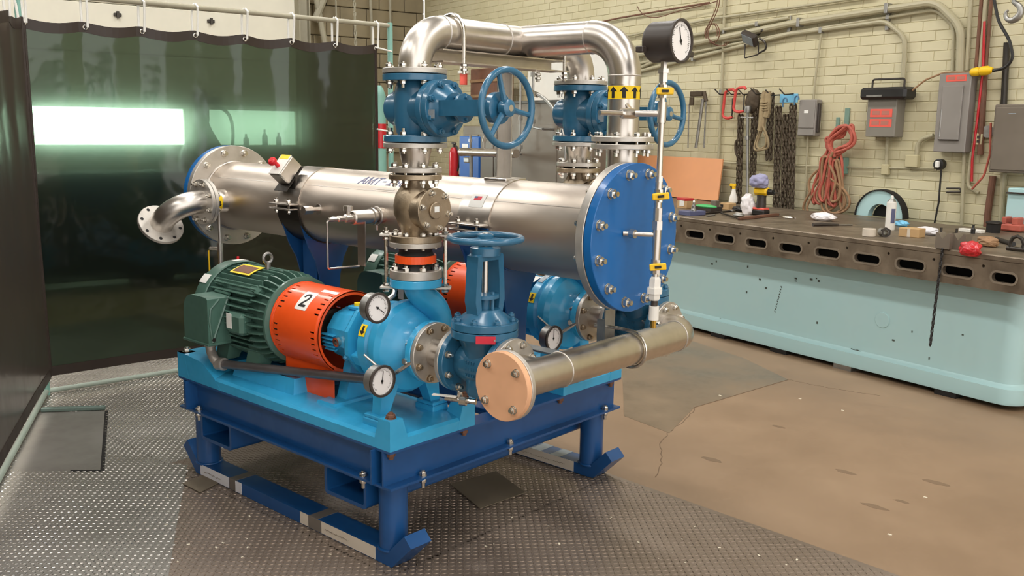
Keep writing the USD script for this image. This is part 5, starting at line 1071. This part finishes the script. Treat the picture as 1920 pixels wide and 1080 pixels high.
s0, s1, z0, z1, n = t.s; t.p('lever', slab(s1, s1+.02, n+.02, n+.05, z0+.1*(z1-z0), z0+.9*(z1-z0), .004), 'gauge_black', smooth=False)
t = wallbox('grey box with a black hood and two red notices', 'control_box', 'switch box', 1627, 186, 1682, 257, .13, 'box_grey'); s0, s1, z0, z1, n = t.s
hd = t.p('hood', slab(s0-.05, s1+.10, n-.05, n+.11, z1-.005, z1+.09, .02), 'black_plastic', smooth=False); t.p('handle', sweep(bend([L(s0+.02, n+.02, z1+.085), L(s0+.02, n+.02, z1+.155), L(s1+.04, n+.02, z1+.155), L(s1+.04, n+.02, z1+.085)], .02), .008, 8), 'dark_steel', hd); t.p('trim', slab(s0+.02, s0+.16, n-.053, n-.049, z1+.015, z1+.03), 'galvanised', hd, smooth=False)
for y in (.63, .37):
    r_ = on(t, 'notice', .13, .88, y-.105, y+.105, .002, 'sign_red')
    for x in (.2, .52): on(t, 'print', x, x+.26, y-.05, y+.06, .0028, 'sign_text', r_)
t = wallbox('large grey breaker panel with a red notice at its top', 'breaker_panel', 'electrical panel', 1762, 138, 1822, 286, .10, 'panel_grey'); dr = on(t, 'door', .16, .80, .16, .84, .012, 'panel_grey'); on(t, 'hinge', .17, .21, .19, .55, .015, 'galvanised', dr); on(t, 'lower_lip', .16, .80, .15, .165, .016, 'gauge_black', dr); r_ = on(t, 'notice', .22, .86, .895, .975, .002, 'sign_red')
for x in (.27, .56): on(t, 'print', x, x+.24, .915, .955, .0028, 'sign_text', r_)
t = wallbox('rightmost grey cabinet, cut by the picture edge', 'cabinet', 'electrical panel', 1866, 196, 1945, 325, .16, 'sheet_grey'); on(t, 'door', .05, .95, .04, .96, .010, 'sheet_grey'); on(t, 'label', .36, .55, .86, .875, .012, 'label_grey')
t = wallbox('beige wall box under the curved conduit stub', 'wall_box', 'wall box', 1697, 290, 1720, 314, .06, 'beige'); t.p('conduit_stub', sweep(bend([onw(1718, 295, WALL_N-.03), onw(1722, 262, WALL_N-.03), onw(1750, 254, WALL_N-.03)], .10), .017, 10), 'conduit_wall')
wallbox('narrow beige outlet box under the black-topped grey box', 'wall_box', 'wall box', 1652, 308, 1665, 328, .05, 'beige')
t = wallbox('teal switch box half hidden by the red hose', 'wall_box', 'switch box', 1562, 295, 1583, 326, .08, 'teal_box'); on(t, 'cover', .4, .9, .1, .9, .006, 'teal_box')
t = wallbox('small grey receptacle between the panel and the rightmost cabinet', 'wall_box', 'outlet', 1829, 250, 1842, 272, .05, 'beige'); on(t, 'socket', .3, .7, .55, .8, .002, 'gauge_black'); on(t, 'socket', .3, .7, .2, .45, .002, 'gauge_black')
t = T('round_outlet', 'black round outlet under the breaker panel', 'outlet'); p = onw(1766, 308, WALL_N); t.p('body', lathe([(.04, 0), (.042, .05), (.03, .055)], p, -Nn, 20), 'black_plastic'); t.p('plug', obox(p-Nn*.06, (.03, .05, .03), D, Z, .006), 'label_white')
one('reflector', disc(onw(1852, 247, WALL_N-.02), -Nn+D*.4, .045, .008), 'galvanised', 'small bright disc on the wall left of the rightmost cabinet', 'reflector')
for u, v, h, w in ((1588, 203, 40, 8), (1571, 220, 20, 6)):
    p = onw(u, v+h/2, WALL_N-.008); one('wall_bracket', obox(p, (w*pxm(p)*1.3, .012, h*pxm(p)), D, Nn, .003), 'teal_box', 'tall teal strip above the red hose' if h == 40 else 'short teal strip above the red hose', 'bracket')

# ------------------------------------------------------------------ things hanging on the wall
HN = WALL_N-.07
def hook(u, v, lab): 
    p = onw(u, v, WALL_N); return one('wall_hook', sweep([p, p-Nn*.12-Z*.01, p-Nn*.16+Z*.04-D*.03], .006, 8), 'dark_steel', lab, 'hook')
for i, (u, v) in enumerate(((1366, 176), (1388, 176), (1410, 176), (1434, 175), (1462, 178), (1488, 176))): hook(u, v, f'steel wall hook, {("first", "second", "third", "fourth", "fifth", "sixth")[i]} from the left above the hanging chains')
def cclamp(u0, v0, u1, v1, lab):
    p, q = onw(u0, v0, HN-.02*(u0 > 1370)), onw(u1, v1, HN-.02*(u0 > 1370)); e = D; w = (q-p)@D; h = (p-q)@Z; t_ = T('c_clamp', lab, 'clamp'); c_ = p
    t_.p('frame', sweep(bend([c_+D*w, c_+D*w*.9+Z*.02, c_+D*.02+Z*.01, c_-Z*h*.95, c_+D*w*.55-Z*h, c_+D*w*.95-Z*h*.95], .05), .013, 8), 'red_clamp'); t_.p('screw', cat(cyl(c_+D*w*.9-Z*h*.25, c_+D*w*.9-Z*h*1.02, .007, n=8), cyl(c_+D*(w*.9-.035)-Z*h*.98, c_+D*(w*.9+.035)-Z*h*.98, .004, n=6)), 'dark_steel'); return t_
cclamp(1357, 172, 1374, 222, 'red C-clamp on the wall, left of the pair'); cclamp(1377, 168, 1396, 210, 'red C-clamp on the wall, right of the pair')
for i, (u, v0, v1, w) in enumerate(((1389, 215, 402, .05), (1416, 190, 335, .06), (1446, 175, 300, .06), (1460, 200, 392, .055), (1474, 215, 395, .05), (1487, 195, 393, .06))):
    a, b = onw(u, v0, HN-.01*(i % 2)), onw(u-5, v1, HN-.01*(i % 2)); ch = [chain(a+D*x, b+D*x, .0085, .055, .045) for x in (-w*.35, w*.35)]
    one('chain', cat(ch), 'chain_iron', f'doubled iron chain on the wall, {("first", "second", "third", "fourth", "fifth", "sixth")[i]} from the left', 'chain')
t = T('chain_hoist', 'dark chain hoist hanging behind the grey tee-handled rod', 'hoist'); p = onw(1412, 190, HN); g = trimesh.creation.icosphere(3, 1.); g.vertices *= (1+.35*(meshkit.fbm(g.vertices*2.5, 3)-.5))[:, None]; g.apply_transform(np.diag([.085, .05, .11, 1])); t.p('body', xf(g, FR(p, D, Nn)), 'chain_iron', smooth=True); t.p('hook', sweep(smoothpath([onw(1384, 262, HN), onw(1380, 285, HN), onw(1384, 294, HN), onw(1392, 284, HN)], 14), .012, 8), 'chain_iron')
t = T('tee_rod', 'grey tee-handled rod hanging among the chains', 'tool'); a, b = onw(1402, 205, HN-.06), onw(1401, 405, HN-.06); t.p('rod', cat(cyl(a, b, .013, n=12), cyl(onw(1401, 255, HN-.06), onw(1401, 262, HN-.06), .022, n=10)), 'galvanised'); t.p('tee', cyl(onw(1389, 220, HN-.06), onw(1413, 221, HN-.06), .008, n=10), 'galvanised'); t.p('eye', lathe([(.03, -.03), (.034, 0), (.03, .03)], a, Z, 14), 'galvanised')
t = T('rope_hank', 'tan rope hank hanging on the wall hook', 'rope'); pp = lambda pts, r, n_=30: sweep(smoothpath([onw(u, v, HN-.05-.01*k) for k, (u, v) in enumerate(pts)], n_), r, 8)
t.p('bundle', cat(pp(((1437, 172), (1432, 190), (1430, 215), (1426, 245)), .035), pp(((1440, 172), (1440, 195), (1436, 220)), .03)), 'rope'); t.p('loop', cat(pp(((1427, 236), (1418, 262), (1415, 280), (1428, 281), (1440, 276), (1438, 255), (1430, 236)), .010), pp(((1428, 240), (1421, 264), (1420, 276), (1430, 278), (1436, 270), (1432, 250)), .010)), 'rope'); t.p('wrap', cat(*[obox(onw(1434, 192+5*k, HN-.075), (.085, .05, .012), D, Nn, .004) for k in range(4)]), 'rope')
one('card', obox(onw(1479, 184, WALL_N-.004), (.20, .003, .075), D, Nn), 'card_blue', 'light blue card behind the chain hooks', 'card', smooth=False)
for i, (u, v) in enumerate(((1472, 190), (1494, 186))): one('hook', sweep([onw(u, v, HN-.05)+D*.022*math.cos(a)+Z*(.028*math.sin(a)) for a in np.linspace(-.2, PI+.2, 12)]+[onw(u, v, HN-.05)-D*.022-Z*.05], .007, 8), 'hook_blue', f'blue chain hook in front of the light blue card, {("left", "right")[i]}', 'hook')
t = T('hose_hank', 'faded red hose hank hanging on the wall', 'hose')
def loop(pts, r, m_, off, nm='hose'): t.p(nm, sweep(smoothpath([onw(u, v, HN-off) for u, v in pts], 36), r, 8), m_)
r9 = np.random.default_rng(11)
for k in range(9):
    j = lambda s=5: r9.normal(0, s); x = k*1.5
    loop(((1560+j(2), 288+j(2)), (1556+j(3), 265+j()), (1568+x+j(3), 243+j(3)), (1590+j(4), 240+j(3)), (1597+j(4), 262+j()), (1580+j(3), 280+j(3)), (1560+j(3), 292+j(3))), .013, 'red_hose', .02+.012*(k % 4))
for k in range(13):
    j = lambda s=4: r9.normal(0, s); b_ = 1518+k*4.5
    loop(((1560+j(2), 286+j(2)), (1552+(k-5)*1.6+j(2), 310+j()), (b_+6+j(3), 345+j()), (b_+j(4), 372+j(5)), (b_+7+j(2), 380+j(4)), (b_+12+j(3), 350+j()), (1562+(k-5)*1.2+j(3), 300+j())), .0115, 'red_hose' if k % 3 else 'tan_hose', .02+.012*(k % 5))
for k, u in enumerate((1510, 1517, 1548, 1556)): loop(((1552, 300), (1530+k*8, 345), (u, 398), (u+6, 400), (1550, 330)), .010, 'tan_hose', .03+.01*k)
t = T('flood_light', 'dark floodlight with its hanging shade on the wall conduits', 'floodlight'); p = onw(1406, 72, WALL_N-.12); e1_ = (D*.9-Z*.35); e1_ /= np.linalg.norm(e1_); n1 = A(-Nn*.75-Z*.65); n1 -= e1_*(n1@e1_); n1 /= np.linalg.norm(n1); v1 = np.cross(n1, e1_)
t.p('head', obox(p, (.17, .12, .06), e1_, v1, .012), 'gauge_black'); t.p('lens', obox(p+n1*.031, (.135, .09, .004), e1_, v1), 'label_grey'); t.p('bracket', cyl(onw(1420, 66, WALL_N), onw(1430, 56, WALL_N-.08), .012, n=8), 'gauge_black')
t.p('frame', cat(sweep(bend([onw(1397, 82, WALL_N-.1), onw(1396, 109, WALL_N-.1), onw(1422, 102, WALL_N-.1), onw(1422, 78, WALL_N-.1)], .01), .006, 6), sweep(bend([onw(1422, 100, WALL_N-.1), onw(1438, 92, WALL_N-.1), onw(1434, 78, WALL_N-.1), onw(1424, 72, WALL_N-.1)], .04), .009, 6)), 'dark_steel')
t = T('square_set', 'grey hinged rod set hanging on the wall right of the far handwheel', 'tool'); a = onw(1318, 178, HN)
t.p('head', cat(obox(onw(1306, 176, HN), (.16, .03, .05), D, Nn, .006), obox(onw(1297, 190, HN), (.05, .03, .08), D, Nn, .006), cyl(onw(1320, 172, HN), onw(1324, 190, HN), .02, n=10)), 'chain_iron'); t.p('rod', cyl(onw(1318, 186, HN-.02), onw(1305, 277, HN-.02), .016, n=10), 'galvanised'); t.p('rod', cyl(onw(1324, 190, HN), onw(1320, 278, HN), .008, n=8), 'galvanised'); t.p('rod', cyl(onw(1292, 195, HN), onw(1290, 278, HN), .007, n=8), 'galvanised')
t = T('crane_hook', 'steel crane hook hanging at the top right corner', 'hook'); p = onw(1903, 12, 4.4); k_ = pxm(p)
t.p('hook', sweep(smoothpath([p+D*x*k_+Z*y*k_ for x, y in ((0, 18), (-2, 8), (8, 0), (12, -12), (2, -24), (-12, -22), (-16, -10), (-12, -6))], 30), np.r_[np.linspace(.012, .022, 16), np.linspace(.022, .008, 14)], 12), 'galvanised'); t.p('block', obox(p+Z*30*k_, (.09, .07, .09), D, Nn, .02), 'gauge_black'); t.p('cable', cyl(p+Z*40*k_, p+Z*1.6, .008, n=8), 'dark_steel')
# machinery right of the bench end, low at the picture edge
t = wallbox('aqua machine cover at the right picture edge under the cabinet', 'machine_cover', 'machine', 1890, 352, 1950, 430, .18, 'aqua_bench', 5.38); on(t, 'rib', .0, 1., .86, .9, .02, 'gauge_black')
t = T('red_vice', 'dull red vice at the right rear of the bench', 'vice'); p = onb(1898, 434); t.p('base', obox(p+Z*.03, (.16, .10, .05), D, Nn, .01), 'red_hose'); t.p('jaw', cat(obox(p+Z*.075-D*.045, (.03, .09, .05), D, Nn, .005), obox(p+Z*.075+D*.03, (.04, .09, .05), D, Nn, .005)), 'red_hose'); t.p('screw', cyl(p+Z*.05-D*.15, p+Z*.05, .01, n=8), 'dark_steel')
# ------------------------------------------------------------------ equipment between the curtain and the bench, seen over the tank
EN = 4.55
def ebox(lab, name, cat_, u0, v0, u1, v1, dpt, m_, n=EN, z0=None):
    t_ = T(name, lab, cat_); s0, z1 = sz(u0, v0, n); s1, _ = sz(u1, v0, n); zb = sz((u0+u1)/2, v1, n)[1] if z0 is None else z0
    t_.s = (s0, s1, zb, z1, n); t_.p('body', slab(s0, s1, n, n+dpt, zb, z1, .008), m_, smooth=False); return t_
t = ebox('large dull grey steel tank box behind the far discharge stack', 'steel_enclosure', 'enclosure', 952, 190, 1112, 340, .55, 'sheet_grey', z0=0.); s0, s1, z0, z1, n = t.s
t.p('top_rim', slab(s0-.01, s1+.01, n-.02, n+.57, z1-.03, z1+.002, .004), 'dark_steel', smooth=False); t.p('front_panel', slab(s0+.12*(s1-s0), s0+.62*(s1-s0), n-.008, n, .8, z1-.25, .003), 'sheet_grey', smooth=False)
t = ebox('tall grey-brown steel cabinet between the near handwheel and the blue board', 'steel_cabinet', 'cabinet', 868, 236, 962, 340, .5, 'sheet_grey', n=4.7, z0=0.); s0, s1, z0, z1, n = t.s
for k in range(3): t.p('panel', slab(s0+(s1-s0)*(.06+.31*k), s0+(s1-s0)*(.33+.31*k), n-.01, n, .7, z1-.1, .003), 'sheet_grey', smooth=False)
t = ebox('blue board standing left of the grey steel cabinet', 'blue_board', 'board', 861, 255, 898, 345, .03, 'blue_board', n=4.35, z0=0.); on(t, 'label', .15, .45, .90, .94, .002, 'label_white')
t = T('fire_extinguisher', 'red fire extinguisher left of the blue board', 'fire extinguisher'); p = onw(851, 320, 4.6); k_ = pxm(p); t.p('cylinder', lathe([(.055, -.15), (.062, -.12), (.062, .22), (.04, .27), (.02, .29)], p, Z, 20), 'ext_red'); t.p('head', cat(cyl(p+Z*.29, p+Z*.34, .018, n=10), obox(p+Z*.34, (.10, .02, .02), D, Nn, .004)), 'gauge_black'); t.p('hose', sweep(smoothpath([p+Z*.32+D*.03, p+Z*.26+D*.10, p+Z*.0+D*.09], 12), .012, 8), 'black_plastic')
t.p('bracket', slab(float(p@D)-.05, float(p@D)+.05, 4.66, 4.9, p[2]-.1, p[2]-.05), 'dark_steel', smooth=False)
t = T('red_beacon', 'red beacon under a white cap, above the near gate valve', 'beacon'); p = onw(869, 141, 4.9); t.p('lens', lathe([(.05, -.12), (.05, .02)], p, Z, 20), 'sign_red'); t.p('cap', lathe([(.075, .02), (.075, .05), (.05, .06), (.05, .11), (.02, .13)], p, Z, 20), 'white_paint'); t.p('hanger', cyl(p+Z*.13, p+Z*.30, .012, n=8), 'bolt_zinc')
t = ebox('bright white sheet on the wall behind the far valve stack', 'white_sheet', 'sheet', 990, 108, 1058, 192, .01, 'white_paint', n=5.3)
t = ebox('second white sheet beside the far valve, right', 'white_sheet', 'sheet', 1062, 100, 1150, 186, .01, 'white_paint', n=5.33)
t = ebox('brown wooden crate on a shelf behind the near handwheel', 'wooden_crate', 'crate', 882, 130, 945, 196, .15, 'rust', n=5.1); on(t, 'slat', 0, 1, .62, .7, .012, 'wood'); on(t, 'slat', 0, 1, .2, .28, .012, 'wood')
t = ebox('thin shelf plank under the brown crate', 'shelf', 'shelf', 860, 196, 990, 200, .4, 'wood', n=4.98)
t = T('manifold_pipe', 'level stainless manifold pipe behind the near discharge stack', 'pipe'); a, b = onw(866, 285, 4.1), onw(968, 288, 4.1); t.p('pipe', cyl(a, b, .045, n=24), 'stainless'); t.p('end_cap', cyl(a-D*.012, a, .048, n=24), 'stainless')
for u in (882, 908): q = onw(u, 283, 4.1); t.p('nipple', cat(cyl(q, q+Z*.17, .012, n=10), lathe([(.02, .10), (.02, .13)], q, Z, 8)), 'stainless')
t.p('hanger', cat(obox(onw(878, 300, 4.1)+Z*0, (.12, .06, .06), D, Nn, .01)), 'galvanised')
t.p('leg', cat(cyl(A([*a[:2], 0])+D*.2, a+D*.2, .02, n=10), cyl(A([*b[:2], 0])-D*.2, b-D*.2, .02, n=10)), 'galvanised')
t = T('pipe_stand', 'thin vertical galvanised pipe with elbows left of the far valve', 'pipe'); P = [onw(u, v, 4.4) for u, v in ((1000, 112), (999, 180), (999, 238), (1018, 242))]; t.p('pipe', sweep(bend(P, .03), .014, 10), 'galvanised'); t.p('union', cat(*[cyl(onw(999, v, 4.4)-Z*.02, onw(999, v, 4.4)+Z*.02, .026, n=8) for v in (140, 176, 228)]), 'galvanised'); t.p('stub', cyl(onw(1018, 242, 4.4), onw(1018, 242, 4.4)+Nn*.16, .014, n=8), 'galvanised')
t = T('pipe_stand', 'second thin galvanised pipe seen through the near handwheel', 'pipe'); P = [onw(u, v, 4.42) for u, v in ((976, 130), (976, 200), (975, 286), (960, 289))]; t.p('pipe', sweep(bend(P, .03), .011, 10), 'galvanised'); t.p('union', cat(*[cyl(onw(976, v, 4.42)-Z*.02, onw(976, v, 4.42)+Z*.02, .022, n=8) for v in (222, 276)]), 'galvanised'); t.p('stub', cyl(onw(960, 289, 4.42), onw(960, 289, 4.42)+Nn*.29, .011, n=8), 'galvanised')
t = T('flexible_hose', 'grey flexible hose arching down behind the far gate valve', 'hose'); t.p('hose', sweep(smoothpath([onw(u, v, 4.25) for u, v in ((1003, 176), (1022, 186), (1042, 212), (1056, 250), (1060, 300))], 28), .017, 10), 'galvanised'); t.p('end', cyl(onw(998, 174, 4.25), onw(1008, 178, 4.25), .028, n=8), 'bolt_zinc')
t = T('gas_cylinder', 'pale aqua gas cylinder with a red sleeve beside the right curtain pole', 'gas cylinder'); p = onw(712, 300, 2.7); p[2] = 0; zt = sz(712, 160, 2.7)[1]; zr0, zr1 = sz(712, 278, 2.7)[1], sz(712, 232, 2.7)[1]
t.p('cylinder', lathe([(.06, 0), (.065, .02), (.065, zt-.10), (.04, zt-.03), (.02, zt)], p, Z, 24), 'aqua_pole'); t.p('sleeve', xf(ring([(.064, zr0), (.0675, zr0), (.0675, zr1), (.064, zr1)], 24), frame(p, Z)), 'ext_red', label='red sleeve')
write()
h = math.sin(PI/8), math.cos(PI/8)
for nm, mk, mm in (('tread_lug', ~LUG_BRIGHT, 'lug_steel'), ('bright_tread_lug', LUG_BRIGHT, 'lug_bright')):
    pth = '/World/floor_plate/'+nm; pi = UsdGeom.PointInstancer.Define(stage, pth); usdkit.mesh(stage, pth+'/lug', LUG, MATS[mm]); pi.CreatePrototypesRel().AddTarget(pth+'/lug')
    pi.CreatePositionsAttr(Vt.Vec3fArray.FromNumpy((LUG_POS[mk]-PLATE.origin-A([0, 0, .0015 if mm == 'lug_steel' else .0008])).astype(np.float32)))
    pi.CreateProtoIndicesAttr(Vt.IntArray.FromNumpy(np.zeros(int(mk.sum()), np.int32)))
    pi.CreateOrientationsAttr(Vt.QuathArray([Gf.Quath(h[1], 0, 0, h[0] if o else -h[0]) for o in LUG_ODD[mk]])); pi.GetPrim().SetCustomDataByKey('kind', 'stuff')
